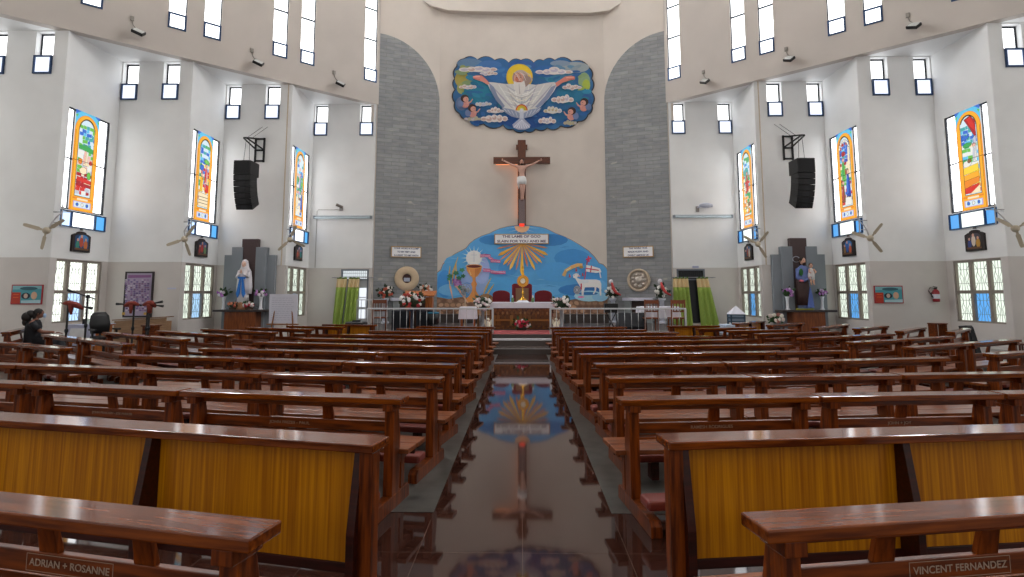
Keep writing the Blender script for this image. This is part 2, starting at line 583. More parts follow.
        for i in range(9):
            t = PI * (.05 + .9 * i / 8); blob(.5 + .27 * math.cos(t), .80 + .085 * math.sin(t), .05, .015, q['white'])
        area([(.66, .5), (.8, .5), (.8, .80), (.72, .82)], 'cream'); figure(.40, .44, .27, 'leaf', 'green'); figure(.64, .25, .32, 'deep', 'blue')
        figure(.33, .20, .25, 'brown', 'crim'); area([(.4, .16), (.8, .16), (.8, .24), (.44, .25)], 'white'); blob(.45, .74, .14, .03, q['crim'])
    else:
        area([(.36, .90), (.62, .925), (.8, .86), (.8, .68), (.7, .72), (.58, .79)], 'crim'); area([(.45, .9), (.62, .915), (.78, .82), (.78, .75), (.6, .81)], 'red')
        blob(.35, .72, .15, .02, q['blue']); blob(.42, .64, .2, .022, q['green']); area([(.68, .5), (.78, .5), (.78, .72), (.68, .70)], 'grey')
        figure(.68, .46, .19, 'white', 'grey'); blob(.37, .455, .17, .035, q['white']); blob(.46, .48, .07, .02, q['brown'])
        area([(.2, .35), (.8, .37), (.8, .44), (.2, .42)], 'yellow'); area([(.2, .29), (.8, .31), (.8, .365), (.2, .345)], 'gold')
        area([(.2, .21), (.8, .26), (.8, .31), (.2, .29)], 'amber'); area([(.2, .16), (.6, .16), (.8, .25), (.2, .215)], 'red'); area([(.4, .155), (.8, .155), (.8, .23)], 'cream')
    arc = [(.5 + .325 * math.cos(PI * i / 14), .928 - .31 * asp * 1.15 + .325 * asp * 1.15 * math.sin(PI * i / 14)) for i in range(15)]
    a.line(arc, .012, SGLEAD)
    a.line([(.035, .01), (.035, .80)], .012, SGLEAD); a.line([(.965, .01), (.965, .80)], .012, SGLEAD)
    # lettered plates under the picture
    a.poly([(.1, .115), (.9, .115), (.9, .135), (.1, .135)], q['amber'])
    a.poly([(.28, .108), (.72, .108), (.72, .128), (.28, .128)], q['cream'])
    a.poly([(.14, .03), (.86, .03), (.86, .095), (.14, .095)], q['lilac']); a.poly([(.18, .036), (.82, .036), (.82, .089), (.18, .089)], q['pale'])
    for i in range(3):
        blob(.3 + .2 * i, .063, .05, .018, q['blue' if i != 1 else 'white'])
    a.line([(0.0, .5), (1, .5)], .0045, SGLEAD)
    return a.done('picture_panel', par)

SGNAME = {(-1, 0): 'left wall nearest the camera, pale pink figure and red bands', (-1, 1): 'left wall middle, yellow and rose robed figures', (-1, 2): 'left wall beside the green curtains, figures over white ground',
          (1, 2): 'right wall beside the green curtains, red figure on orange', (1, 1): 'right wall middle, tall blue robed figure', (1, 0): 'right wall nearest the camera, red drape and yellow bed'}
SCENE = {(-1, 0): 0, (-1, 1): 1, (-1, 2): 2, (1, 2): 3, (1, 1): 4, (1, 0): 5}
SIDE = {-1: 'left', 1: 'right'}
BAY = ['nearest the camera', 'second from the camera', 'third from the camera', 'beside the altar']

for s in (-1, 1):
    sd = SIDE[s]
    m = lambda p: (s * -p[0], p[1])
    # panels that face the hall (A) and panels that run along it (B)
    for i in range(4):
        a0, a1 = m((PX[i][0], PX[i + 1][1])), m(PX[i + 1])
        U, L = unit(a0, a1); out = (0, 1)
        r = [.42, .45, .46, .09][i]
        lo = [(0.03, .57, 8.06, 8.62), (L - r - .55, L - r, 8.06, 8.62)]
        hi = [(0.03, .57, 8.62, 9.37), (L - r - .55, L - r, 8.62, 9.37)]
        holes = lo + hi
        door = None
        if i == 3:
            d0, d1 = 1.33, 2.44
            holes.append((d0, d1, 0.43, 2.55))
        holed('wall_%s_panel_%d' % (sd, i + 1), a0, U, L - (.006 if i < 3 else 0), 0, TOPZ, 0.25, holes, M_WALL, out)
        for k in range(2):
            for (u0, u1, z0, z1), up in ((lo[k], 0), (hi[k], 1)):
                wn = window('small %s clear pane high on the %s wall, panel %s, %s one of the pair' % ('upper' if up else 'lower', sd, BAY[i], 'outer' if k == 0 else 'inner'), 'window', 'small high windows')
                if up: glazing(wn, a0, U, out, u0, u1, z0, z1, .2, .05, M_FRAME, M_CLEAR_S)
                else: glazing(wn, a0, U, out, u0, u1, z0, z1, -.01, .048, M_BLUEFRAME, M_BLUEPANE, .09)
        if i < 3:
            b0, b1 = m(PX[i + 1]), m((PX[i + 1][0], PX[i + 2][1]))
            U, L = unit(b0, b1); out = (s, 0)
            X = -PX[i + 1][0]; y0 = PX[i + 1][1]
            b0w = (b0[0], b0[1] + .012)
            H = [(.22, 1.92, 4.08, 7.15), (.22, 2.0, 3.55, 4.04), (.16, 2.03, .72, 2.59)]
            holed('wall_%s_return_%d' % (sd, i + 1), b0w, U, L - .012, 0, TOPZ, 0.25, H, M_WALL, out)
            # stained glass window
            wn = window('tall stained glass window on the ' + SGNAME[(s, i)], 'stained glass window', 'stained glass windows')
            u0, u1, z0, z1 = H[0]
            wd = u1 - u0
            p0, p1 = u0 + .16 * wd, u0 + .73 * wd
            f = MB()
            for (a_, b_) in ((u0, u0 + .04), (u1 - .05, u1), (p0 - .02, p0), (p1, p1 + .02)):
                planebox(f, b0, U, out, a_, b_, z0, z1, 0.01, .09)
            for (za, zb) in ((z0, z0 + .04), (z1 - .05, z1), (z0 + .5 * (z1 - z0) - .018, z0 + .5 * (z1 - z0) + .018)):
                planebox(f, b0, U, out, u0, u1, za, zb, 0.012, .088)
            f.build('window_frame', M_FRAME, wn)
            for (a_, b_) in ((u0, p0), (p1, u1)):
                p = MB(); planebox(p, b0, U, out, a_, b_, z0, z1, .055, .063); p.build('window_pane', glow('fbfdff', 3.2), wn)
            stained(wn, X + .02, s, y0 + p0, y0 + p1, z0, z1, SCENE[(s, i)])
            wn = window('low three-pane window strip under the stained glass, %s wall %s' % (sd, BAY[i]), 'window', 'pane strips under the stained glass')
            u0, u1, z0, z1 = H[1]
            f = MB(); cuts = [u0, u0 + .22 * (u1 - u0), u0 + .75 * (u1 - u0), u1]
            for c_ in cuts: planebox(f, b0, U, out, max(u0, c_ - .025), min(u1, c_ + .025), z0, z1, -.06, .03)
            for (za, zb) in ((z0, z0 + .035), (z1 - .035, z1)): planebox(f, b0, U, out, u0, u1, za, zb, -.058, .028)
            f.build('window_frame', M_BLUEFRAME, wn)
            cols = [glow('bcd9fb', 1.3), glow('fbfdff', 1.8), glow('58aef0', .85)]
            if s > 0: cols = [glow('58a4e8', .85), glow('f2fbf4', 1.1), glow('58a4e8', .85)]
            for k in range(3):
                p = MB(); planebox(p, b0, U, out, cuts[k], cuts[k + 1], z0, z1, -.01, -.002); p.build('window_pane', cols[k], wn)
            # lower window with the iron grille
            wn = window('six-pane window with iron grille low on the %s wall, %s' % (sd, BAY[i]), 'window', 'low grille windows')
            u0, u1, z0, z1 = H[2]
            wd, ht = u1 - u0, z1 - z0
            f = MB(); tw = .06
            cu = [u0, u0 + .30 * wd, u0 + .66 * wd, u1]; zm = z0 + .485 * ht
            for c_ in cu: planebox(f, b0, U, out, max(u0, c_ - tw), min(u1, c_ + tw), z0, z1, .02, .16)
            for (za, zb) in ((z0, z0 + .05), (z1 - .07, z1), (zm - .05, zm + .05)): planebox(f, b0, U, out, u0, u1, za, zb, .022, .158)
            f.build('window_frame', paint('8a8178', .6), wn)
            gr = MB()
            for cc in range(3):
                for rr in range(2):
                    c0, c1 = cu[cc] + tw, cu[cc + 1] - tw
                    r0, r1 = (z0 + .05, zm - .05) if rr == 0 else (zm + .05, z1 - .07)
                    pm = glow('e6f1e2', .95)
                    if rr == 0 and cc == 1: pm = glow('62aef2', .8) if s > 0 else glow('a9d2f6', .9)
                    if s < 0 and i == 0: pm = glow('f4faf0', 1.3) if not (rr == 0 and cc == 1) else glow('b4d6fa', 1.1)
                    p = MB(); planebox(p, b0, U, out, c0 - .01, c1 + .01, r0 - .01, r1 + .01, .10, .108); p.build('window_pane', pm, wn)
                    mid = (c0 + c1) / 2; q = (c1 - c0) / 2
                    def gp(u, z): return (b0[0] + U[0] * u + out[0] * .07, b0[1] + U[1] * u + out[1] * .07, z)
                    hh = r1 - r0
                    for k in (-1, 1):
                        gr.tube([gp(mid + k * q * .95, r0 + hh * .02), gp(mid + k * q * .45, r0 + hh * .3), gp(mid + k * q * .7, r0 + hh * .5), gp(mid + k * q * .4, r0 + hh * .72), gp(mid + k * q * .95, r1 - hh * .02)], .008, 4)
                        gr.tube([gp(mid + k * q * .45, r0), gp(mid + k * q * .15, r0 + hh * .45), gp(mid + k * q * .45, r0 + hh * .6), gp(mid + k * q * .45, r1)], .007, 4)
                    gr.tube([gp(mid, r0), gp(mid, r1)], .008, 4)
                    for kz in (.25, .75): gr.tube([gp(c0, r0 + hh * kz), gp(c1, r0 + hh * kz)], .006, 4)
            gr.build('window_grille', paint('6f746c', .5), wn)
    # the soffits between the straight upper wall and the folded lower wall, and the upper wall itself
    sf = MB()
    for i in range(4):
        p, q = m(PX[i]), m(PX[i + 1]); k = m((PX[i][0], PX[i + 1][1]))
        sf.add([(p[0], p[1], TOPZ), (q[0], q[1], TOPZ), (k[0] + s * .3, k[1] + .3, TOPZ)], [(0, 1, 2)])
        sf.add([(p[0], p[1], TOPZ + .1), (q[0], q[1], TOPZ + .1), (k[0] + s * .3, k[1] + .3, TOPZ + .1)], [(0, 1, 2)])
    struct(sf.build('ceiling_soffit_' + sd, M_WALL))
    a0, a1 = m(PX[0]), m(PX[4])
    U, L = unit(a0, a1); out = (s * abs(U[1]), abs(U[0]))
    L0 = unit(PX[0], PX[1])[1]
    offs = []
    for i in range(4):
        base = unit(PX[0], PX[i])[1] if i else 0
        offs += [(base + .21, base + .76, i, 'outer'), (base + (2.5 if i < 3 else 2.83), base + (3.04 if i < 3 else 3.4), i, 'inner')]
    holed('wall_%s_upper' % sd, a0, U, L + .12, TOPZ - .002, CEILZ, .28, [(o_[0], o_[1], 10.29, 17.0) for o_ in offs], M_DRUM, out)
    for (u0, u1, i, w_) in offs:
        wn = window('tall narrow clear window high on the %s upper wall, bay %s, %s one' % (sd, BAY[i], w_), 'window', 'tall upper windows')
        f = MB()
        planebox(f, a0, U, out, u0, u0 + .022, 10.29, 17.0, .06, .13); planebox(f, a0, U, out, u1 - .03, u1, 10.29, 17.0, .06, .13)
        for z in (12.12, 13.45, 14.75): planebox(f, a0, U, out, u0, u1, z - .03, z + .03, .062, .128)
        f.build('window_frame', paint('2a3444', .5), wn)
        p = MB(); planebox(p, a0, U, out, u0, u1, 10.8, 14.75, .10, .108); p.build('window_pane', M_CLEAR, wn)
        p = MB(); planebox(p, a0, U, out, u0, u1, 14.75, 17.0, .10, .108); p.build('fill_pane', M_FILLPANE, wn)  # added glazing above the view, overbright as fill light for the hall
        glazing(wn, a0, U, out, u0, u1, 10.29, 10.84, .02, .06, M_BLUEFRAME, M_CLEAR, .08, ('vent_frame', 'vent_pane'))
    # hall side walls behind the first fold
    q = m(PX[0]); b = MB()
    b.box(min(q[0], q[0] + s * .25), max(q[0], q[0] + s * .25), -6, q[1], 0, CEILZ)
    struct(b.build('wall_%s_rear' % sd, M_WALL))
    # stone clad wall beside the altar wall
    p0, p1 = m((PX[4][0] + .04, PX[4][1] + .12)), m((-XS, YW))
    U, L = unit(p0, p1); out = (s * .34, .94)
    b = MB(); planebox(b, p0, U, out, -.25, L + .02, 0, CEILZ, 0.0, .25); struct(b.build('wall_%s_stone_backing' % sd, M_ALTARWALL))
    ang = math.atan2(U[1], U[0])
    pts = [(0, 0.0), (L, 0.0)] + [(L * math.cos(t), 9.75 + 2.75 * math.sin(t)) for t in [PI / 2 * k / 16 for k in range(17)]]
    b = MB(); b.prism(pts, 'y', -.03, .03)
    o = b.build('wall_%s_stone' % sd, M_SLATE, loc=(p0[0], p0[1], 0), rotz=ang if s < 0 else ang)
    struct(o)

b = MB(); b.box(-XS - .05, XS + .05, YW, YW + .25, 0, CEILZ); struct(b.build('wall_altar', M_ALTARWALL))
b = MB(); b.prism([(-4.6, CEILZ), (-4.6, 14.5), (-3.9, 14.05), (-3.2, 13.85), (-2.4, 13.80), (3.0, 13.68), (3.8, 13.78), (4.6, 14.3), (4.6, CEILZ)], 'y', YW - .3, YW + .01)
struct(b.build('trim_1', M_ALTARWALL))
# sanctuary platform and steps
b = MB(); b.box(-5.9, 5.9, 16.36, 24, 0, .42); struct(b.build('floor_sanctuary', paint('4a4442', .35)))
b = MB(); b.box(-6.0, 6.0, 15.9, 16.36, 0, .33); struct(b.build('floor_step_upper', paint('574e4a', .25)))
b = MB(); b.box(-6.1, 6.1, 15.03, 15.9, 0, .15); struct(b.build('floor_step_lower', paint('4a403c', .2)))
b = MB(); b.box(-6.0, 6.0, 15.885, 16.05, .325, .336); b.box(-6.0, 6.0, 15.885, 15.9, .29, .33); struct(b.build('trim_2', paint('e4e4ea', .2)))
b = MB(); b.box(-6.1, 6.1, 15.02, 15.04, .135, .153); struct(b.build('trim_3', paint('a8a4a2', .2)))
b = MB(); b.box(-2.2, 2.2, 16.45, 18.2, .42, .428)
o = b.build('red_carpet', paint('8a3a3c', .85)); tag(o, 'red carpet on the platform before the altar', 'carpet')

# ------------------------------------------------------------------ pews
_PM = {}
M_SEAT = wood('seat_wood', '5a2a10', '8c4a1c', .3, .25)
def pew_meshes(L, bays, kind):
    key = (round(L, 2), bays, kind)
    if key in _PM: return _PM[key]
    R = []
    h = L / 2
    def add(name, b, mat, loc=(0, 0, 0), bev=.004): R.append((name, b.mesh(name, mat), loc, bev))
    b = MB(); b.box(-h, h, -.11 if kind == 'panel' else -.095, .09 if kind == 'panel' else .07, .752, .795); add('top_rail', b, M_PEWTOP, bev=.006)
    # end frame: sled foot, tapered back post, front leg, seat bearer, cap block
    e = MB()
    e.prism([(-.48, .0), (-.48, .07), (-.44, .10), (.26, .10), (.28, .08), (.28, .0)], 'x', -.038, .038)
    e.prism([(-.06, .10), (.085, .10), (.085, .50), (.04, .70), (-.05, .70)], 'x', -.036, .036)
    e.box(-.04, .04, -.085, .065, .70, .752)
    e.box(-.028, .028, .13, .20, .10, .36)
    e.prism([(.03, .28), (.41, .33), (.41, .37), (.03, .37)], 'x', -.025, .025)
    me = e.mesh('end_frame', M_PEWPOST)
    xs = (-h + .105, h - .105)
    for x in xs if kind == 'slat' else (): R.append(('end_frame', me, (x, 0, 0), .004))
    if kind == 'slat': b = MB(); b.box(-h - .005, h + .005, .055, .24, .37, .405); b.box(-h - .005, h + .005, .248, .45, .37, .405); add('seat', b, M_SEAT)
    if kind == 'slat': b = MB(); b.box(-h + .06, h - .06, .36, .38, .29, .369); add('seat_apron', b, M_PEWDARK)
    if kind == 'slat': b = MB(); b.box(-h + .06, h - .06, -.45, -.27, .15, .215); add('kneeler', b, M_PAD, bev=.02)
    n = MB(); n.box(-.03, .03, -.42, -.30, .0, .15)
    me = n.mesh('kneeler_block', M_PEWDARK)
    for x in (-h + .3, h - .3) if kind == 'slat' else (): R.append(('kneeler_block', me, (x, 0, 0), 0))
    if kind == 'slat':
        b = MB(); b.box(-h + .1, h - .1, .055, .085, .522, .60); add('lower_rail', b, M_PEW)
        b = MB(); b.box(-h + .1, h - .1, -.03, .055, .50, .519); add('book_ledge', b, M_PEW)
        b = MB(); b.box(-h + .1, h - .1, -.0, .05, .705, .753); add('upper_rail', b, M_PEW)
        b = MB(); b.prism([(-.045, .60), (.045, .60), (.038, .706), (-.038, .706)], 'y', -.013, .013); b.v = [(x, y + .068 - (z - .60) * .22, z) for x, y, z in b.v]
        me = b.mesh('slat', M_PEWPOST)
        for k in range(1, bays):
            R.append(('slat', me, (xs[0] + (xs[1] - xs[0]) * k / bays, 0, 0), .003))
    else:
        for k in range(bays):
            a0 = -h + .1 + (L - .2) * k / bays; a1 = -h + .1 + (L - .2) * (k + 1) / bays
            b = MB(); b.box(a0 + .02, a1 - .02, .0, .018, .17, .752); add('back_panel', b, M_AMBER, bev=0)
        for k in range(bays + 1):
            x = -h + .1 + (L - .2) * k / bays
            b = MB(); b.prism([(-.06, .752), (.03, .752), (.03, .1), (-.13, .1), (-.13, .36)], 'x', -.022, .022)
            R.append(('back_rib', b.mesh('back_rib', M_PEWDARK), (x, 0, 0), .003))
        for x in (-h + .045, h - .045):
            b = MB(); b.box(-.038, .038, -.085, -.005, .1, .752); b.box(-.028, .028, -.07, -.015, 0, .1)
            R.append(('end_post', b.mesh('end_post', M_PEWPOST), (x, 0, 0), .004))
        b = MB(); b.box(-h + .1, h - .1, -.01, .03, .12, .172); add('bottom_rail', b, M_PEWDARK)
    _PM[key] = R
    return R

def pew(a, c, bays, kind, label, group):
    """a, c: the left and right ends of the top rail on plan"""
    d = Vector((c[0] - a[0], c[1] - a[1])); L = d.length - .025
    r = thing('church_pew' if kind == 'slat' else 'pew_screen', ((a[0] + c[0]) / 2, (a[1] + c[1]) / 2, 0), label, 'pew' if kind == 'slat' else 'screen', group, math.atan2(d.y, d.x))
    for name, me, loc, bev in pew_meshes(L, bays, kind):
        o = bpy.data.objects.new(name, me); COL.objects.link(o)
        o.parent = r; o.location = loc
        if bev:
            m = o.modifiers.new('bevel', 'BEVEL'); m.width = bev; m.segments = 2; m.limit_method = 'ANGLE'
    return r

ORD = ['nearest the camera', 'second', 'third', 'fourth', 'fifth', 'sixth', 'seventh', 'eighth', 'ninth', 'tenth', 'eleventh', 'twelfth']
POS = ['at the aisle', 'second from the aisle', 'third from the aisle', 'fourth from the aisle']
ROWS = {
 -1: {2: [(-0.85, 4.30), (-2.69, 4.62), (-4.20, 4.94), (-5.89, 5.30)], 3: [(-0.71, 5.30), (-2.49, 5.60), (-3.93, 5.92), (-5.43, 6.23), (-6.87, 6.49)],
      4: [(-0.70, 6.31), (-2.00, 6.57), (-3.43, 6.91), (-5.03, 7.23)], 5: [(-0.71, 7.43), (-1.89, 7.62), (-3.21, 7.85), (-4.54, 8.12)],
      6: [(-0.67, 8.42), (-2.47, 8.81), (-4.30, 9.24)], 7: [(-0.73, 9.51), (-2.13, 9.72), (-3.86, 10.02)], 8: [(-0.71, 10.53), (-1.80, 10.70), (-3.50, 11.01)],
      9: [(-0.66, 11.56), (-1.89, 11.80), (-3.21, 12.09)], 10: [(-0.66, 12.52), (-2.81, 12.95)], 11: [(-0.63, 13.51), (-2.53, 13.82)]},
 1: {2: [(0.69, 4.29), (2.21, 4.46), (3.68, 4.60), (5.12, 4.76)], 3: [(0.77, 5.36), (2.12, 5.48), (3.58, 5.62), (4.95, 5.77)], 4: [(0.78, 6.39), (2.25, 6.56), (3.57, 6.77), (5.12, 7.10)],
     5: [(0.72, 7.41), (2.04, 7.59), (3.33, 7.77), (4.40, 7.94)], 6: [(0.72, 8.36), (2.39, 8.64), (4.11, 8.92)], 7: [(0.74, 9.33), (2.19, 9.56), (3.73, 9.82)],
     8: [(0.67, 10.31), (2.14, 10.48), (3.44, 10.66)], 9: [(0.64, 11.37), (1.96, 11.54), (3.16, 11.71)], 10: [(0.66, 12.32), (2.69, 12.55)], 11: [(0.62, 13.40), (2.47, 13.67)]}}
PEW = {}
for s in (-1, 1):
    for r, pts in ROWS[s].items():
        for k in range(len(pts) - 1):
            a, c = (pts[k + 1], pts[k]) if s < 0 else (pts[k], pts[k + 1])
            L = math.hypot(c[0] - a[0], c[1] - a[1])
            PEW[(s, r, k)] = pew(a, c, 3 if L > 1.75 and r < 4 else 2, 'slat',
                'brown slatted pew %s, %s row %s of the aisle' % (POS[k], ORD[r] , SIDE[s]), 'slatted pews beside the aisle')
def along(p, deg, L):
    return (p[0] + L * math.cos(math.radians(deg)), p[1] + L * math.sin(math.radians(deg)))
e = (-0.812, 1.922); PEW[(-1, 0, 0)] = pew(along(e, 180 - 12.3, 1.95), e, 4, 'slat', 'slatted pew nearest the camera left of the aisle, with framed lettering on its rail', 'slatted pews beside the aisle')
e = (0.76, 2.02); PEW[(1, 0, 0)] = pew(e, along(e, 9.4, 1.95), 4, 'slat', 'slatted pew nearest the camera right of the aisle, with framed lettering on its rail', 'slatted pews beside the aisle')
e = (-0.718, 3.043); pew(along(e, 180 - 12.6, 2.84), e, 2, 'panel', 'long pew screen with amber veneer panels left of the aisle, before the nearest pew', 'amber pew screens')
e = (0.729, 3.135); pew(e, along(e, 7.2, 2.74), 2, 'panel', 'long pew screen with amber veneer panels right of the aisle, before the nearest pew', 'amber pew screens')

OUTER = [
 ('slat', (-9.01, 9.26), (-7.71, 8.86), 2, 'brown slatted pew at the left picture edge, near end of the outer left block'),
 ('slat', (-7.62, 8.72), (-6.44, 8.08), 2, 'brown slatted pew, inner one in the nearest row of the outer left block'),
 ('slat', (-9.12, 10.91), (-7.58, 9.84), 2, 'slatted pew the seated woman in black rests her hand on'),
 ('slat', (-7.56, 9.82), (-6.01, 8.75), 2, 'slatted pew to the right of the one under the woman\'s hand'),
 ('slat', (-8.39, 11.51), (-7.06, 10.63), 2, 'slatted pew standing before the black office chair and desk'),
 ('slat', (-7.04, 10.61), (-5.71, 9.74), 2, 'slatted pew between the red cloth microphone stands and the centre block'),
 ('slat', (-7.63, 12.01), (-5.44, 10.71), 2, 'long slatted pew in front of the tall purple poster'),
 ('slat', (-7.10, 12.73), (-4.98, 11.57), 2, 'long slatted pew in front of the Marian shrine'),
 ('slat', (-6.40, 13.33), (-4.61, 12.59), 2, 'slatted pew in front of the white flip chart'),
 ('slat', (-5.73, 13.99), (-4.22, 13.58), 2, 'slatted pew just right of the white flip chart'),
 ('panel', (-5.10, 14.71), (-3.66, 14.35), 2, 'pew screen with amber panels by the left green curtains'),
 ('slat', (-11.51, 13.24), (-10.44, 11.48), 2, 'slatted pew under the woman in black, turned to the side'),
 ('panel', (3.54, 14.02), (4.83, 14.26), 2, 'pew screen with amber panels below the right green curtains'),
 ('slat', (3.92, 12.96), (5.42, 13.54), 2, 'slatted pew in front of the amber pew screen at the right curtains'),
 ('slat', (4.32, 12.22), (6.03, 12.77), 2, 'slatted pew, third from the front in the outer right block'),
 ('slat', (4.53, 11.24), (6.53, 12.09), 2, 'slatted pew, fourth from the front in the outer right block'),
 ('slat', (4.83, 10.15), (6.0, 10.74), 2, 'slatted pew, inner one, fifth row of the outer right block'),
 ('slat', (6.02, 10.75), (7.18, 11.34), 2, 'slatted pew, outer one, fifth row of the outer right block'),
 ('slat', (5.22, 9.31), (6.51, 9.99), 2, 'slatted pew, inner one, sixth row of the outer right block'),
 ('slat', (6.53, 10.0), (7.81, 10.68), 2, 'slatted pew, outer one, sixth row of the outer right block'),
 ('slat', (5.55, 8.45), (6.97, 9.21), 2, 'slatted pew, inner one, second nearest row of the outer right block'),
 ('slat', (6.99, 9.22), (8.41, 9.98), 2, 'slatted pew, outer one, second nearest row of the outer right block'),
 ('slat', (5.98, 7.53), (7.56, 8.25), 2, 'slatted pew cut by the right picture edge in the outer right block'),
 ('slat', (6.12, 14.42), (7.6, 15.78), 2, 'angled slatted pew in front of the shrine of the bearded saint'),
 ('slat', (6.71, 13.36), (8.33, 14.95), 2, 'angled slatted pew before the blue paned middle right window'),
 ('slat', (7.43, 12.98), (8.89, 14.24), 2, 'angled slatted pew under the right wall poster'),
 ('slat', (7.82, 12.11), (9.34, 13.60), 2, 'angled slatted pew under the fire extinguisher'),
 ('slat', (8.69, 11.87), (10.06, 13.22), 2, 'angled slatted pew beside the black floor monitor at right'),
 ('panel', (5.61, 15.26), (6.98, 16.84), 2, 'angled amber pew screen by the low table with pale blue cloth'),
]
for kind, a, c, n, lab in OUTER:
    pew(a, c, n, kind, lab, 'pews of the outer blocks' if kind == 'slat' else 'amber pew screens')

M_LETTER = paint('9a8474', .7, 0, 0)
M_LETTERDIM = paint('88705f', .7, 0, 0)
def pew_name(p, text, x, size, framed=True):
    b = MB()
    wd = size * .62 * len(text) / 2 + .02
    if framed:
        for (x0, x1, z0, z1) in ((-wd, wd, .568, .570), (-wd, wd, .508, .510), (-wd, -wd + .002, .508, .57), (wd - .002, wd, .508, .57)):
            b.box(x + x0, x + x1, .0535, .0545, z0 + .022, z1 + .022)
        b.build('name_border', M_LETTER, p)
    lettering(text, p, (x, .0535, .561), size, M_LETTER if framed else M_LETTERDIM, width=2 * wd - .03, bold=.0004, depth=.0006, name='name_lettering')
pew_name(PEW[(-1, 0, 0)], 'ADRIAN + ROSANNE', .10, .036)
pew_name(PEW[(1, 0, 0)], 'VINCENT FERNANDEZ', -.12, .036)
pew_name(PEW[(1, 2, 0)], 'RAMESH RODRIGUES', -.02, .032, False)
pew_name(PEW[(-1, 2, 0)], 'JOHN FRIZES - PAUL', -.05, .03, False)
pew_name(PEW[(-1, 2, 1)], 'JOHN PRAKASH - JOE PARKER', .0, .026, False)
pew_name(PEW[(1, 2, 1)], 'JOHN + JOY', -.02, .03, False)

# ------------------------------------------------------------------ painted walls behind the altar
def wall_art(Y, eps=.0002):
    return Art(lambda px, py, k: at(px, py, Y - eps * k))
def bulged(pts, k=.18, n=6):
    """closed scalloped outline: an outward arc between neighbours (points run clockwise in the picture)"""
    out = []
    for i, p in enumerate(pts):
        q = pts[(i + 1) % len(pts)]
        dx, dy = q[0] - p[0], q[1] - p[1]
        for j in range(n):
            t = j / n
            b = 4 * k * t * (1 - t)
            out.append((p[0] + dx * t + dy * b, p[1] + dy * t - dx * b))
    return out
def C_(h): return paint(h, .6, 0, .07)
def lighter(h): return paint(''.join('%02x' % min(255, int(int(h[i:i + 2], 16) * 1.1 + 12)) for i in (0, 2, 4)), .6, 0, .07)

# the mural round the altar
mu = wall_art(YW - .004)
OUT = [(437, 322), (437, 273), (441, 270), (443, 264.5), (448.5, 259), (455, 254), (462, 250.6), (466, 248.5), (470, 243.5), (475, 239.5), (482, 236), (490, 233.3), (494, 231.2), (500, 228.6), (508, 226.6), (515, 225.6), (522, 225.2), (530, 225.6),
       (540, 227), (546, 228.6), (552, 231.6), (556, 233.6), (563, 236.3), (572, 240.5), (580, 245.3), (588, 250.6), (594, 256.5), (599, 263.4), (603, 264.6), (606.5, 268.5), (608, 273), (608, 322)]
mu.poly([(522 + (x - 522) * 1.006, y - .5) for x, y in OUT], lighter('8a6a52'))
mu.poly(OUT, lighter('4f98d0'))
rn = random.Random(3)
for i in range(70):
    x, y = rn.uniform(442, 603), rn.uniform(240, 298)
    if abs(x - 522) > 30 + (y - 228) * 1.0: continue
for cx, cy, rx, ry, c in ((470, 262, 26, 9, '4f9ad0'), (445, 284, 8, 14, '3a86cc'), (452, 290, 14, 6, '62a6d8'), (500, 285, 18, 8, '4a9ad4'), (495, 240, 16, 5, '3379b8'), (550, 240, 18, 6, '3074b4'), (572, 258, 18, 9, '3a84c6'), (556, 272, 20, 10, '4a96d2'), (590, 275, 12, 8, '3f8ccc'), (545, 290, 20, 6, '5aa2d6'), (600, 288, 8, 8, '5fa6d8'), (475, 280, 14, 16, '86a0d0'), (482, 270, 8, 14, '94a8d8'), (530, 262, 16, 10, '4a90cc'), (508, 268, 10, 8, '3f8ac8'), (580, 290, 22, 6, '2f74b8')):
    mu.oval((cx, cy), rx, ry, lighter(c), 14)
# light strokes over the blue
for i in range(46):
    x = rn.uniform(446, 600); y = rn.uniform(max(232, 228 + abs(x - 522) * .42), 294)
    mu.line([(x - rn.uniform(3, 7), y + rn.uniform(-1, 1)), (x, y - .4), (x + rn.uniform(3, 7), y + rn.uniform(-1, 1))], [.1, .8, .1], lighter(rn.choice(['5fa4d8', '4a94cf', '3479ba', '73b0de'])))
# brown rocks along the foot
for x0, x1, yt in ((437, 492, 298), (551, 608, 300)):
    mu.poly([(x0, 322), (x0, yt - 1 if x0 < 500 else yt), (x0 + 12, yt + 1), (x0 + 24, yt - 1), (x1 - 6, yt + 1), (x1, yt - 2), (x1, 322)], lighter('7a5c48'))
    for r in range(5):
        for k in range(9):
            x = x0 + (k + .5 * (r % 2)) * (x1 - x0 - 3) / 8.8 + 1; y = yt + 3 + r * 4
            mu.oval((min(x, x1 - 3), y), 2.6, 1.9, lighter(rn.choice(['a47c60', '94705a', 'b08a6e', '6a4c3c'])), 8, rot=rn.uniform(-.5, .5))
# half disc and rays
mu.oval((522, 226), 7.5, 6.5, lighter('d8b48a'), 16, 0, PI)
for k in range(7):
    a = PI * (k + .5) / 7
    mu.line([(522 + 7.5 * math.cos(a), 226 + 6.5 * math.sin(a)), (522 + 17 * math.cos(a), 226.5 + 9 * math.sin(a))], [.5, .05], lighter('a8cce8'))
RAY = [(-25, 5.5, 'c8845c', 2), (-24, 12.5, 'd8a23a', 4), (-22, 17, 'c8845c', 2), (-19, 22, 'd8a848', 3.6), (-15, 23, 'c8845c', 2), (-12.5, 27, 'e0b45a', 4), (-6, 27, 'c8845c', 2.2), (0, 33, 'e2ac3c', 5), (5.5, 23.5, 'c07048', 2.6), (13, 27, 'd8aa4a', 3.6), (16, 21, 'c8845c', 2), (20, 20, 'd8a848', 3.4), (23, 15, 'c8845c', 2), (26, 12, 'd8a23a', 4), (25.5, 5, 'c8845c', 2)]
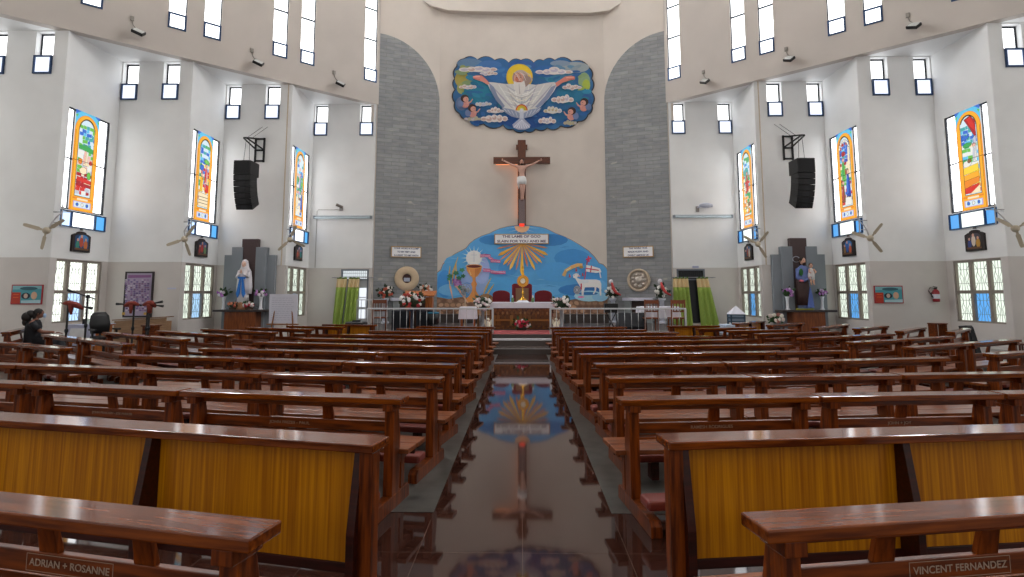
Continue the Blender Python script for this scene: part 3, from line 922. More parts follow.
for dx, dy, c, wd in RAY:
    mu.line([(522, 243), (522 + dx * .85, 243 + dy * .85), (522 + dx, 243 + dy)], [.3, wd * .8, .3], lighter(c))
# chalice, host and glory
for k in range(16):
    a = 2 * PI * k / 16
    mu.line([(474 + 5 * math.cos(a), 258 + 5 * math.sin(a)), (474 + 12.5 * math.cos(a), 258 + 12 * math.sin(a))], [1.6, .1], lighter('b8d4ea'))
mu.oval((474, 258), 8, 7.6, lighter('dfe0e2'), 20); mu.oval((474, 257.5), 6.2, 6.4, lighter('eceae6'), 20)
mu.line([(474, 252), (474, 262)], .6, lighter('b8bcc6')); mu.line([(471, 255), (477, 255)], .5, lighter('b8bcc6'))
mu.poly([(466, 266), (482, 266), (481, 271), (478, 275.5), (475.6, 277.5), (475.4, 281), (477.2, 284), (475.8, 287), (476, 291), (478.5, 295), (482.5, 299), (482.5, 302), (466, 302), (466, 299), (469.8, 295), (472, 291), (472.3, 287), (471, 284), (472.6, 281), (472.4, 277.5), (470, 275.5), (467, 271)], lighter('cd8a4a'))
mu.poly([(475, 268), (481, 267), (479, 273), (475.5, 277), (475.6, 296), (478, 301), (474.5, 301)], lighter('b8703a')); mu.line([(469, 270), (471, 275)], [.3, 1.2], lighter('e8b878'))
mu.oval((474, 266.4), 8, 2.1, lighter('d89a58'), 18); mu.oval((474, 266.4), 7, 1.5, lighter('5a1c1c'), 18)
# grapes, leaves, wheat
for p in ([(452, 285), (453, 272), (458, 257)], [(455, 288), (456, 272), (456, 262)], [(450, 288), (449, 276), (450, 266)], [(482, 298), (486, 288), (491, 278)], [(484, 299), (490, 290), (494, 284)]):
    mu.line(p, [.4, 1.6, .5], lighter('c8a24a'))
mu.line([(450, 286), (453, 300)], [2, .6], lighter('d0a890')); mu.line([(456, 285), (468, 303)], [2.4, 1], lighter('cf9e86'))
for k in range(12): mu.oval((453.5 + (k % 4) * 2 - (k // 4) * .3 + (k // 4), 280 + (k // 4) * 2.3), 1.4, 1.3, lighter(rn.choice(['8a5a9a', '7a4a8c', 'a070ac'])), 8)
for x, y, r in ((450, 276, 3.4), (456, 273, 3.6), (462, 270, 3.2), (459, 278, 3.2), (463, 276, 3), (460, 287, 3), (449, 279, 2.4), (462, 289, 2.2)):
    mu.poly([(x + r * (1 if k % 2 else .6) * math.cos(k * PI / 5 + x), y + .8 * r * (1 if k % 2 else .6) * math.sin(k * PI / 5 + x)) for k in range(10)], lighter(rn.choice(['2f6a4c', '2a5c44', '3a7a52'])))
# pink ribbons with white lettering strokes
for pts, wd in (([(480, 256), (485, 255.6), (490.5, 256)], 3), ([(488.5, 257.5), (493, 259.5)], 2.6), ([(490.5, 261), (495, 260.8), (500.5, 261.6)], 3), ([(483, 270), (490.5, 270.4)], 3.2), ([(490.5, 271.6), (496, 272.6), (505.5, 272.4)], 3.2)):
    mu.line(pts, wd, lighter('b04a7c'))
    n = int((pts[-1][0] - pts[0][0]) / 1.15)
    for k in range(n):
        t = (k + .7) / (n + .4); x = pts[0][0] + (pts[-1][0] - pts[0][0]) * t; y = pts[0][1] + (pts[-1][1] - pts[0][1]) * t
        mu.line([(x - .25, y - .8), (x + .2, y + .8)], .45, lighter('ecc8dc'))
# lamb with banner
mu.oval((589, 296), 15, 5.5, lighter('9cc8e4'), 16); mu.oval((600, 297), 8, 4.5, lighter('86bce0'), 14); mu.oval((588, 293.5), 10, 1.6, lighter('2468a8'), 14)
mu.line([(563.5, 276), (566, 270.5), (572, 267), (578, 264.8), (582.5, 265)], [3.6, 3, 3.4, 3.4, 3], lighter('d0a868')); mu.line([(579.5, 267), (583, 267)], 2.6, lighter('a8844e')); mu.line([(566, 270.5), (571, 267.5)], 1, lighter('f0d8a8'))
mu.line([(584.5, 280), (587.5, 260)], 1.0, lighter('b8405a')); mu.line([(586, 259.5), (591.5, 258)], 1.6, lighter('c83858')); mu.line([(588.4, 256), (589, 262)], 1.4, lighter('c83858'))
mu.poly([(586.3, 265), (592, 266), (600, 268.5), (601.5, 272), (596, 273), (586, 271.5)], lighter('e6e2e6')); mu.line([(586, 268.3), (600, 270.5)], 1.1, lighter('b83a52')); mu.line([(591.5, 265.6), (590.5, 272.5)], 1.1, lighter('b83a52')); mu.line([(599, 268.2), (600.8, 278)], 1.2, lighter('dcd8e0'))
mu.poly([(577, 278), (581, 279.5), (596, 279.5), (600, 280.5), (601.3, 284), (601.3, 295.5), (599.8, 295.5), (599, 288.5), (596.5, 287), (596, 291), (593.8, 294.5), (592.8, 293.5), (594.6, 290), (594.4, 287.2), (585, 287.4), (583.8, 291), (583.6, 295.6), (581.6, 295.6), (581.4, 289), (578.5, 284), (575.4, 278.5), (573.2, 277.6), (573, 275.2), (576, 273), (579, 274)], lighter('e4e6ea'))
mu.oval((584, 281.5), 5, 2, lighter('cfd4de'), 12); mu.oval((575.5, 275.6), 2.6, 2, lighter('f0eeee'), 10); mu.oval((579, 276), 1.4, .8, lighter('d0a8a8'), 8); mu.oval((574.2, 275), .35, .35, lighter('30303a'), 6)
for p in ([(569.5, 274), (570, 277.5)], [(576, 268), (576.4, 271.5)], [(582.5, 273), (583, 276)]): mu.line(p, [.8, 2], lighter('b0404a'))
mu.line([(581.2, 283.5), (581.2, 289.5)], 1.3, lighter('b82844'))
mu.oval((577, 290), 3.6, 4.4, lighter('8c8f9a'), 14); mu.oval((577, 290), 2.6, 3.2, lighter('5a6878'), 14)
for a in range(4): mu.line([(577 + 3 * math.cos(a * PI / 4), 290 + 3.6 * math.sin(a * PI / 4)), (577 - 3 * math.cos(a * PI / 4), 290 - 3.6 * math.sin(a * PI / 4))], .5, lighter('b8bcc8'))
mu.oval((581, 297), 3.4, .9, lighter('c46a98'), 10)
o = mu.done('wall_mural'); tag(o, 'blue painted mural round the altar with chalice, golden rays and white lamb', 'mural')

# cloud shaped painting high on the wall
CUSP = [(454.7, 90), (454.3, 79), (456.3, 67), (463.6, 59), (477.5, 60), (494.8, 60.4), (508.7, 63), (521, 60.5), (533.7, 63), (543.4, 60.8), (554.7, 60.4), (572, 61.7), (589.5, 68), (592, 79), (591.5, 92), (592.5, 106), (588.5, 115), (578.6, 122), (561, 126.5), (547.4, 128.6), (536, 129.5), (525, 131.8), (513, 130), (503, 125.5), (483.3, 124.5), (468.6, 120), (459, 114), (454.2, 103)]
pt = thing('cloud_painting', at(522, 95, YW), 'cloud shaped painting of a white robed bearded figure with outstretched arms', 'painting')
inv = Vector(pt.location)
edge = bulged(CUSP, .2)
b = MB()
pts = [at(x, y, YW) - inv for x, y in edge]
n = len(pts)
b.add([(p.x, -.002, p.z) for p in pts] + [(p.x, -.07, p.z) for p in pts], [tuple(range(n)), tuple(range(2 * n - 1, n - 1, -1))] + [(i, (i + 1) % n, n + (i + 1) % n, n + i) for i in range(n)])
b.build('board', paint('3c3430', .7), pt)
pa = Art(lambda px, py, k: tuple(at(px, py, YW) - inv + Vector((0, -.071 - .00016 * k, 0))))
def shrink(pts, k): return [(523.5 + (x - 523.5) * k, 95 + (y - 95) * k) for x, y in pts]
pa.poly(shrink(edge, .982), C_('2a6294'))
for cx, cy, rx, ry, c in ((470, 64, 13, 5, '5f7fa0'), (490, 66, 12, 5, '3f6ea8'), (522, 66, 14, 5, '2f5a98'), (462, 80, 7, 8, 'a89a4a'), (463, 89, 6, 6, '9aa060'), (478, 92, 14, 12, '1f7a96'), (500, 75, 12, 8, '2f6aa8'), (575, 68, 14, 5.5, '96a0a4'), (560, 64, 10, 3, '7f92a6'), (584, 82, 6, 9, '8aa47c'), (586, 86, 4, 6, 'a8b848'), (572, 95, 16, 11, '1f6f92'), (560, 78, 16, 7, '3f7fa4'), (545, 72, 12, 6, '2a62a0'), (586, 102, 5, 8, '2a5c94'), (462, 104, 6, 7, '64789e'), (525, 122, 22, 7, '1a4c90'), (555, 115, 16, 8, '1f6290'), (492, 112, 14, 8, '1f5a8c'), (540, 118, 12, 7, '194a8a')):
    pa.oval((cx, cy), rx, ry, C_(c), 16)
rb = random.Random(77)
for i in range(150):
    x, y = rb.uniform(459, 588), rb.uniform(66, 126)
    if y > 118 and abs(x - 523) > 52: continue
    left, right = x < 470 and y < 92, x > 578 and 76 < y < 92
    pal = ['a89a4a', '8f9a58', '7f9468'] if left else ['9ab050', '86a070', '7aa088'] if right else ['7f929c', '8a98a0', '5f86a4'] if (x > 552 and y < 72) else ['1f7690', '2a80a0', '1f6a8c', '28689a'] if y > 78 else ['2f66a4', '3f78b0', '2a5c9a', '4a80ac']
    if y > 112: pal = ['1a4c90', '1f5a98', '2a62a0']
    pa.oval((x, y), rb.uniform(2.5, 6), rb.uniform(1, 2.6), C_(rb.choice(pal)), 9, rot=rb.uniform(-.5, .5))
def cloud(x0, x1, y, h, seed, c1='d8d0cc', c2='c0a49c'):
    r_ = random.Random(seed); n = 5; wd = x1 - x0
    bl = [(x0 + wd * (.14 + .72 * i / (n - 1)), y - h * r_.uniform(-.05, .38) * (1 if 0 < i < n - 1 else .2), wd * r_.uniform(.10, .15), h * r_.uniform(.38, .6) * (1 if 0 < i < n - 1 else .7)) for i in range(n)]
    pa.poly([(x0, y + h * .1), ((x0 + x1) / 2, y - h * .25), (x1, y + h * .05), ((x0 + x1) / 2, y + h * .45)], C_(c1))
    for x, yy, rx, ry in bl: pa.oval((x, yy), rx, ry, C_(c1), 12)
    for x, yy, rx, ry in bl: pa.oval((x, yy + .2), rx * .68, ry * .64, C_(c2 if r_.random() < .7 else 'b8b0c0'), 10)
    for x, yy, rx, ry in bl[1:-1]: pa.oval((x - rx * .2, yy - ry * .25), rx * .4, ry * .25, C_(c1), 8)
for a_ in ((459, 499, 70.5, 5.5, 1), (480, 498, 74.5, 4, 2), (459, 477, 88, 4.5, 3), (534, 574, 73, 6, 4), (562, 582, 88.5, 4.5, 5), (551, 574, 101, 7, 6), (475, 492, 105, 5, 7, 'b8c4d0', 'c8b8a8'), (487, 504, 112, 5, 8), (543, 562, 112, 6, 9, 'd0ccc4', 'b8a888'), (480, 509, 120, 6.5, 10), (538, 556, 122, 6, 11), (464, 482, 120, 4.5, 12, 'a8a898', 'b4aa90'), (563, 577, 124, 4.5, 13, 'a8a890', 'b0a488')):
    cloud(*a_)
pa.oval((519.5, 78), 13.2, 13, C_('d8b428'), 26); pa.oval((519.5, 78), 11.8, 11.6, C_('e0c030'), 26)
# robe and arms
pa.poly([(487, 83), (494, 83.5), (505, 85), (512, 85), (528, 85), (536, 86), (546, 84), (554, 83), (557, 86), (554, 92), (548, 100), (540, 108), (532, 113), (522, 116), (512, 114), (503, 109), (496, 101), (491, 92)], C_('c9c8c6'))
for i in range(9):
    t = i / 8; x = 491 + t * 61; d = (522 - x)
    pa.line([(x, 85.5), (x + d * .35, 98), (x + d * .75, 111)], [.5, 1.6, .5], C_(['a8a4b2', 'dcdcd8', 'b8b4b0', 'e4e2de', '9aa8ac', 'e0dcd6', 'a8a2b0', 'dedad4', 'a4a0ac'][i]))
for i in range(5): pa.line([(504 + i, 92 + 4 * i), (521, 98 + 3.6 * i), (540 - i, 92 + 4 * i)], [.3, 1.3, .3], C_(['e4e2de', 'b0b4b8', 'e0dcd0', 'a8a6b0', 'd8d4c8'][i]))
pa.poly([(489, 84), (491, 92), (496, 101), (503, 109), (505, 107), (498, 97), (494, 88)], C_('7c86a0')); pa.poly([(556, 86), (552, 94), (545, 103), (538, 109), (535, 108), (545, 97), (551, 88)], C_('858ca6'))
pa.poly([(473, 77.5), (477, 76.4), (482, 76.5), (486, 80), (490, 84.5), (488, 86), (483, 83), (477, 81), (473.5, 79.5)], C_('cc8478')); pa.line([(473.5, 77.8), (480, 77.5)], 1, C_('e0a89a')); pa.line([(474, 79.5), (480, 80.8)], .8, C_('b06a60'))
pa.poly([(574.5, 77.8), (571, 76.8), (565, 77.6), (560, 81), (555, 84), (556.5, 88), (562, 84), (569, 81.6), (574.5, 80.5)], C_('cc8070')); pa.line([(573.5, 78.2), (566, 78.8)], 1, C_('e2a894')); pa.line([(574, 80.2), (568, 81)], .8, C_('b06458'))
for i in range(7):
    yy = 90 + i * 2.9; hw = 17 - i * 1.7
    pa.line([(521.5 - hw, yy - 5 + i * .2), (521.5 - hw * .5, yy + 1), (521.5, yy + 3), (521.5 + hw * .5, yy + 1), (521.5 + hw, yy - 5 + i * .2)], [.2, .9, 1.3, .9, .2], C_(['a8a8b4', 'e8e6e2', 'b4b0ac', 'ded8c8', '9ca4b0', 'e6e4e0', 'aaa8b4'][i]))
# head, hair, beard
pa.oval((520.5, 79), 8.2, 8, C_('b9a49a'), 18); pa.poly([(513.5, 74), (512.8, 80), (514, 84), (526, 88), (530, 84), (532.5, 79.5), (528, 77)], C_('9a8078'))
pa.oval((518.6, 79.6), 4.9, 6, C_('d09684'), 16); pa.oval((517, 80.5), 1.8, 2.2, C_('c0705c'), 10)
pa.poly([(513.8, 82), (516.5, 83.5), (521.5, 83.5), (524.2, 81.5), (525.4, 87), (524.6, 92), (521.6, 96.8), (518.6, 96.6), (515.2, 92), (514, 87)], C_('d6d2ce')); pa.line([(519, 85), (519.8, 95)], [.5, 1.2], C_('b0aaa8')); pa.line([(517, 82.6), (521, 82.4)], .7, C_('8a4a40'))
for x in (516.5, 520.6): pa.oval((x, 78.4), .7, .4, C_('3a2a28'), 8)
pa.line([(515.4, 77), (517.8, 76.8)], .5, C_('8a7870')); pa.line([(519.4, 76.8), (522, 77)], .5, C_('8a7870'))
for i in range(5): pa.line([(514 + i * 3, 73.5), (517 + i * 3.2, 76), (520 + i * 3, 82)], [.3, .9, .3], C_(['cfc0b8', '8a746c', 'd8ccc4', '94807a', 'c8b8b0'][i]))
# rainbow and dove
for r_, c in ((6, 'b8382c'), (5.1, 'd89a28'), (4, 'b8b040'), (2.9, 'd8c83c'), (1.8, '8a9ab0')): pa.oval((521.6, 111.5), r_, r_ * 1.05, C_(c), 16, PI, 2 * PI)
pa.poly([(519.8, 111), (523.4, 111), (524, 120), (519.6, 120)], C_('c0c4d0'))
for sx in (-1, 1):
    pa.poly([(521.6 + sx * 2, 114), (521.6 + sx * 9, 110.5), (521.6 + sx * 20, 108.5), (521.6 + sx * 17, 113), (521.6 + sx * 10, 117.5), (521.6 + sx * 2, 119.5)], C_('8a94ac'))
    for i in range(4): pa.line([(521.6 + sx * (4 + i * 3.4), 118.4 - i * 1.8), (521.6 + sx * (6 + i * 4), 112.6 - i)], [.3, .7], C_('c4c8d4'))
pa.poly([(519.6, 119.5), (524, 119.5), (530.5, 126), (529, 129), (525, 130.5), (518, 130.5), (513.5, 128.5), (512.4, 125.5)], C_('a8aec4'))
for i in range(7): pa.line([(521.8, 120.5), (514 + i * 2.6, 129.3 - abs(i - 3) * .3)], [.2, 1.1], C_('d4d6e0'))
pa.oval((521.7, 111), 1.7, 1.6, C_('d0d2da'), 10)
# four cherubs
for x, y, f in ((465, 99.5, 1), (472.3, 109, 1), (584, 103, -1), (571.5, 112, -1)):
    pa.oval((x + f * .6, y + 5.5), 4, 4, C_('c88a80'), 12); pa.line([(x + f * 2.5, y + 5), (x + f * 6, y + 3.5), (x + f * 8, y + .5)], [1.8, 1.5, .8], C_('d09a8c'))
    pa.oval((x - f * 4, y + 5), 3, 3.6, C_('6a7ca4'), 10); pa.oval((x, y), 4.1, 3.9, C_('3a2622'), 14); pa.oval((x + f * 1.2, y + 1), 2.8, 2.7, C_('cc9484'), 12)
    pa.oval((x + f * 2, y + .6), .4, .35, C_('30201e'), 6); pa.line([(x + f * 1.6, y + 2.4), (x + f * 2.6, y + 2.3)], .35, C_('8a3a34'))
pa.done('painted_scene', pt)

# banner over the altar and the two plaques on the stone
def plaque(name, c, w_, h_, lines, size, label, Y, rotz=0, bordercol='b08a54', textcol='3a4a78', widths=None):
    p = thing(name, c, label, 'sign', None, rotz)
    b = MB(); b.box(-w_ / 2, w_ / 2, -.03, .0, -h_ / 2, h_ / 2); b.build('frame', paint(bordercol, .5), p)
    b = MB(); e = .035; b.box(-w_ / 2 + e, w_ / 2 - e, -.036, -.028, -h_ / 2 + e, h_ / 2 - e); b.build('panel', paint('fafafc', .5, 0, 0), p)
    n = len(lines)
    for i, t in enumerate(lines):
        lettering(t, p, (0, -.037, h_ * .5 - h_ * (i + .56) / (n + .12)), size, paint(textcol if isinstance(textcol, str) else textcol[i], .6, 0, 0), width=(widths[i] if widths else None), bold=size * .03)
    return p
plaque('text_banner', at(521.5, 239, YW - .06), 2.28, .43, ['THE LAMB OF GOD', 'SLAIN FOR YOU AND ME'], .145, 'white banner reading THE LAMB OF GOD SLAIN FOR YOU AND ME', YW, textcol='6a5f78', widths=[1.6, 2.04])
STONE_P = {s: ((s * 5.99, 22.89), (s * XS, YW)) for s in (-1, 1)}
def on_stone(s, t, z, off=.05):
    p, q = STONE_P[s]
    n = Vector((q[1] - p[1], p[0] - q[0])).normalized()
    if n.y > 0: n = -n
    return Vector((p[0] + (q[0] - p[0]) * t + n.x * off, p[1] + (q[1] - p[1]) * t + n.y * off, z))
ANG = {-1: math.atan2(YW - 22.89, 5.99 - XS), 1: -math.atan2(YW - 22.89, 5.99 - XS)}
plaque('wall_plaque', on_stone(-1, .495, 3.29), 1.24, .45, ['YOUR WORD IS A LAMP', 'TO MY FEET AND', 'A LIGHT TO MY PATH'], .092, 'white plaque on the left stone reading YOUR WORD IS A LAMP', 23.4, ANG[-1], widths=[1.02, .74, 1.0])
plaque('wall_plaque', on_stone(1, .50, 3.29), 1.24, .45, ['THE WORD WAS', 'MADE FLESH AND', 'DWELT AMONG US'], .092, 'white plaque on the right stone reading THE WORD WAS MADE FLESH', 23.4, ANG[1], widths=[.75, .82, .84])

# ------------------------------------------------------------------ figures
def skin_body(name, nodes, edges, mat, parent, root, lv=2):
    names = list(nodes)
    me = bpy.data.meshes.new(name)
    me.from_pydata([nodes[n][0] for n in names], [(names.index(a), names.index(b)) for a, b in edges], [])
    me.materials.append(mat)
    o = bpy.data.objects.new(name, me); COL.objects.link(o)
    if parent is not None: o.parent = parent
    m = o.modifiers.new('skin', 'SKIN'); m.use_smooth_shade = True
    if not me.skin_vertices: me.skin_vertices.new()
    for i, n in enumerate(names):
        sv = me.skin_vertices[0].data[i]
        r = nodes[n][1]
        sv.radius = r if isinstance(r, tuple) else (r, r)
        sv.use_root = (n == root)
    d = o.modifiers.new('subdivision', 'SUBSURF'); d.levels = lv; d.render_levels = lv
    return o

def head(parent, c, r, mat, hair=None, mats=None, yaw=0, tilt=0, hair_len=1.0, beard=False, name='head'):
    """head facing -Y: skull with brow, nose, eyes, mouth, ears; r is half the head height"""
    R = Matrix.Rotation(yaw, 3, 'Z') @ Matrix.Rotation(tilt, 3, 'X')
    b = MB()
    P = lambda x, y, z: tuple(Vector(c) + R @ Vector((x * r, y * r, z * r)))
    b.ell(c, r * .72, r * .86, r, 16, 12, 0, R)
    b.ell(P(0, -.34, -.42), r * .52, r * .48, r * .5, 12, 8, 0, R)
    b.ell(P(0, -.88, -.06), r * .1, r * .14, r * .2, 8, 6, 0, R)
    for s in (-1, 1): b.ell(P(s * .72, .02, -.02), r * .09, r * .16, r * .22, 8, 6, 0, R)
    h = b.build(name, mat, parent, True)
    f = MB()
    for s in (-1, 1): f.ell(P(s * .28, -.74, .08), r * .12, r * .06, r * .06, 8, 6, 0, R)
    f.build('eyes', paint('2a201c', .3, 0, 0), h, True)
    f = MB(); f.ell(P(0, -.82, -.48), r * .2, r * .05, r * .05, 8, 6, 0, R); f.build('mouth', paint('9a4a42', .5, 0, 0), h, True)
    if hair:
        g = MB()
        g.ell(P(0, .14, .16), r * .82, r * .9, r * .95, 16, 12, 0, R)
        if hair_len > 1:
            g.ell(P(0, .5, -.5), r * .7, r * .45, r * .9 * hair_len, 12, 8, 0, R)
        if beard: g.ell(P(0, -.52, -.86), r * .42, r * .4, r * .5, 12, 8, 0, R)
        g.build('hair', hair, h, True)
    return h

SKIN = paint('c99a86', .55, 0, .05)

# crucifix on the wall
cz = at(521.8, 225, YW - .3).z
cr = thing('crucifix', (at(521.8, 190, YW - .3).x, YW - .25, cz), 'large brown wooden crucifix with the white clothed figure on the altar wall', 'crucifix')
cx0 = cr.location.x
def lz(py): return at(521.8, py, YW - .3).z - cz
topz = lz(139.5)
b = MB(); b.box(-.17, .17, 0, .12, 0, topz); b.box(-.24, .24, .01, .10, topz - .42, topz - .2); b.build('upright', wood('cross_wood', '4a2410', '70391a', .4, .4, (10, 10, 1)), cr, bevel=.01)
zb = lz(160)
b = MB(); b.box(-1.2, 1.2, -.01, .11, zb - .145, zb + .145); b.build('crossbar', wood('crossbar_wood', '4a2410', '6a3517', .4, .4), cr, bevel=.01)
b = MB(); b.box(-.13, .13, -.02, .0, .02, lz(199)); b.build('foot_plate', paint('6a5c5c', .25, .9, .1), cr)
b = MB(); b.box(-.1, .1, -.05, .05, -.05, .06); b.build('red_lamp', glow('ff3010', 1.0), cr)
b = MB(); b.box(-.175, -.172, .12, .2, .3, zb); b.box(-1.1, -.2, .12, .2, zb - .15, zb - .147); b.build('light_strip', glow('ff9a5c', 1.6), cr)
hz = lz(161.5)
N = {'pelvis': ((0, -.10, hz - .78), (.125, .10)), 'waist': ((0.01, -.11, hz - .58), (.115, .09)), 'chest': ((0, -.12, hz - .34), (.15, .11)), 'neck': ((0, -.11, hz - .16), .055)}
E_ = [('pelvis', 'waist'), ('waist', 'chest'), ('chest', 'neck')]
for s in (-1, 1):
    N['sh%d' % s] = ((s * .19, -.10, hz - .22), .062); N['el%d' % s] = ((s * .45, -.07, hz - .13), .046); N['wr%d' % s] = ((s * .69, -.045, hz + .01), .032); N['ha%d' % s] = ((s * .77, -.045, hz + .05), .035)
    N['hip%d' % s] = ((s * .07, -.12, hz - .88), .088); N['kn%d' % s] = ((s * .05 + .03, -.20, hz - 1.18), .062); N['an%d' % s] = ((s * .03 + .01, -.08, hz - 1.52), .04); N['to%d' % s] = ((s * .03 + .01, -.11, hz - 1.66), .035)
    E_ += [('chest', 'sh%d' % s), ('sh%d' % s, 'el%d' % s), ('el%d' % s, 'wr%d' % s), ('wr%d' % s, 'ha%d' % s), ('pelvis', 'hip%d' % s), ('hip%d' % s, 'kn%d' % s), ('kn%d' % s, 'an%d' % s), ('an%d' % s, 'to%d' % s)]
bd = skin_body('figure', N, E_, paint('d3a898', .5, 0, .05), cr, 'pelvis')
head(bd, (0, -.15, hz - .03), .125, paint('cf9f8c', .5, 0, 0), paint('2c1c14', .7), hair_len=1.2, tilt=.25, beard=True)
b = MB(); b.rings([(0, -.11, hz - .99, .19, .15), (.0, -.12, hz - .86, .2, .16), (0, -.11, hz - .72, .18, .145), (0, -.11, hz - .66, .15, .12)], 18)
b.prism([(-.2, hz - .7), (-.1, hz - .7), (-.08, hz - 1.0), (-.13, hz - 1.2), (-.19, hz - 1.0)], 'y', -.2, -.12)
b.build('loincloth', paint('e4e4e4', .8), bd, True)
for s in (-1, 1):
    f = MB()
    for k in range(4): f.tube([(s * .79, -.05, hz + .035 + .018 * k), (s * (.86 - .01 * k), -.06, hz + .05 + .026 * k)], [.011, .008], 6)
    f.tube([(s * .75, -.05, hz + .03), (s * .80, -.08, hz + .01)], [.012, .009], 6)
    f.build('hand_fingers', paint('d3a898', .5, 0, 0), bd, True)

def robe(rs, n=20): b = MB(); b.rings(rs, n); return b
def folds(rs, n=40, amp=.05, k=9):
    vs, fs = [], []
    for i, (cx, cy, z, rx, ry) in enumerate(rs):
        a = amp * (1 - i / (len(rs) - 1))
        for j in range(n):
            t = 2 * PI * j / n; q = 1 + a * math.sin(k * t + i * .3)
            vs.append((cx + rx * q * math.cos(t), cy + ry * q * math.sin(t), z))
    for i in range(len(rs) - 1):
        for j in range(n): fs.append((i * n + j, i * n + (j + 1) % n, (i + 1) * n + (j + 1) % n, (i + 1) * n + j))
    fs.append(tuple(range(n))); fs.append(tuple((len(rs) - 1) * n + j for j in range(n)))
    b = MB(); b.add(vs, fs); return b

def bouquet(par, c, r, cols, n, leaf='2c4a22', flat=.75, seed=1, size=.06, leaf_size=.16, back=False):
    r_ = random.Random(seed)
    b = MB()
    for i in range(int(n * 2.2)):
        d = Vector((r_.uniform(-1, 1), r_.uniform(-1, .2 if back else 1), r_.uniform(-.5, 1))).normalized()
        p = Vector(c) + Vector((d.x * r, d.y * r * .7, d.z * r * flat)) * r_.uniform(.4, 1.05)
        q = Vector((r_.uniform(-1, 1), r_.uniform(-1, 1), r_.uniform(-.3, 1))).normalized(); u = q.cross(d).normalized() * leaf_size * .35
        t = p + (d * .6 + q * .5) * leaf_size; e = (p + t) / 2
        b.add([p, e + u, t, e - u, e + d * leaf_size * .12], [(0, 1, 4), (1, 2, 4), (2, 3, 4), (3, 0, 4)])
    b.ell(c, r * .7, r * .5, r * flat * .7, 10, 6)
    f = b.build('foliage', paint(leaf, .6, 0, .3), par)
    meshes = {}
    for col in set(cols):
        g = MB()
        for k in range(6):
            a = 2 * PI * k / 6
            g.ell((math.cos(a) * size * .6, -.02, math.sin(a) * size * .6), size * .5, size * .3, size * .5, 6, 5)
        g.ell((0, -.03, 0), size * .4, size * .3, size * .4, 6, 5)
        meshes[col] = g.mesh('blossom', paint(col, .6, 0, .06), True)
    for i in range(n):
        d = Vector((r_.uniform(-1, 1), r_.uniform(-1.2, -.25), r_.uniform(-.55, 1))).normalized()
        p = Vector(c) + Vector((d.x * r, d.y * r * .7, d.z * r * flat)) * r_.uniform(.85, 1.1)
        o = bpy.data.objects.new('blossom', meshes[cols[i % len(cols)]]); COL.objects.link(o)
        o.parent = par; o.location = p; o.rotation_euler = (r_.uniform(-.4, .4), r_.uniform(-.6, .6), r_.uniform(-.7, .7))
    return f

def vase_with_flowers(loc, label, h=.46, cols=('b06ac0', 'ece8f0', 'c88ad0'), seed=1, n=9, group=None, r=.2, vase='e6e8ee'):
    v = thing('flower_vase', loc, label, 'vase', group)
    b = MB(); b.rings([(0, 0, 0, .075, .075), (0, 0, .02, .08, .08), (0, 0, .06, .05, .05), (0, 0, h * .6, .045, .045), (0, 0, h * .9, .06, .06), (0, 0, h, .08, .08)], 14)
    b.build('vase', paint(vase, .3), v, True)
    bouquet(v, (0, 0, h + r * .55), r, list(cols), n, seed=seed, size=.055, leaf_size=.14)
    return v

# shrines on both side panels
M_SHRINE = plaster('shrine_grey_paint', '868d94'); M_SHRINEDARK = paint('4c3c3c', .6)
def shrine(s, wallY, cx, label):
    t = thing('shrine_backdrop', (cx, wallY, 0), label, 'shrine')
    for k, (x0, x1, top, d) in enumerate(((-.93, -.52, 2.97, .16), (.52, .93, 2.97, .16), (-.63, -.24, 3.25, .24), (.24, .63, 3.25, .24))):
        b = MB(); b.box(x0, x1, -d, 0, 0, top); b.build('grey_slab', M_SHRINE, t, bevel=.01)
    b = MB(); b.box(-.29, .29, -.20, 0, 0, 3.55); b.build('centre_slab', M_SHRINEDARK, t, bevel=.01)
    b = MB(); b.box(-.93, .93, -.78, -.16, .95, 1.02); b.build('shelf', paint('3c3434', .4), t, bevel=.01)
    b = MB(); b.box(-.55, .55, -.70, -.25, 0, .95); b.build('pedestal', wood('shrine_wood_%d' % s, '6a3518', '8f4f26', .4, .3, (8, 8, 1)), t, bevel=.01)
    return t
WY = PX[3][1]
XL, XR = -9.83, 9.83
shrine(-1, WY, XL, 'stepped grey shrine backdrop with shelf behind the white Marian statue')
shrine(1, WY, XR, 'stepped grey shrine backdrop with shelf behind the brown robed saint')

st = thing('marian_statue', (XL - .03, WY - .46, 1.02), 'white Marian statue with blue sash and praying hands on the shrine shelf', 'statue')
b = MB(); b.rings([(0, 0, 0, .27, .2), (0, 0, .06, .28, .21), (0, 0, .2, .24, .18), (0, 0, .26, .2, .16)], 18); b.build('base', paint('a87858', .7), st, True)
b = folds([(0, 0, .24, .20, .16), (0, 0, .5, .19, .15), (0, 0, .8, .17, .14), (0, 0, 1.05, .14, .115), (0, 0, 1.25, .165, .115), (0, 0, 1.4, .15, .1), (0, 0, 1.48, .06, .06)])
bd = b.build('figure', paint('e4dfe2', .5, 0, .03), st, True)
head(bd, (0, -.02, 1.6), .12, paint('e0b8a4', .5, 0, 0), None)
b = folds([(0, .04, .55, .26, .17), (0, .05, .8, .27, .17), (0, .05, 1.1, .25, .16), (0, .05, 1.35, .22, .14), (0, .04, 1.5, .14, .12), (0, .035, 1.62, .125, .12), (0, .03, 1.72, .10, .10), (0, .02, 1.77, .04, .04)], amp=.04)
b.build('veil', paint('dcd8de', .5, 0, .03), bd, True)
b = MB()
for s in (-1, 1):
    b.prism([(s * .01, 1.14), (s * .05, 1.14), (s * .16, .55), (s * .10, .42), (s * .04, .55)], 'y', -.215, -.17)
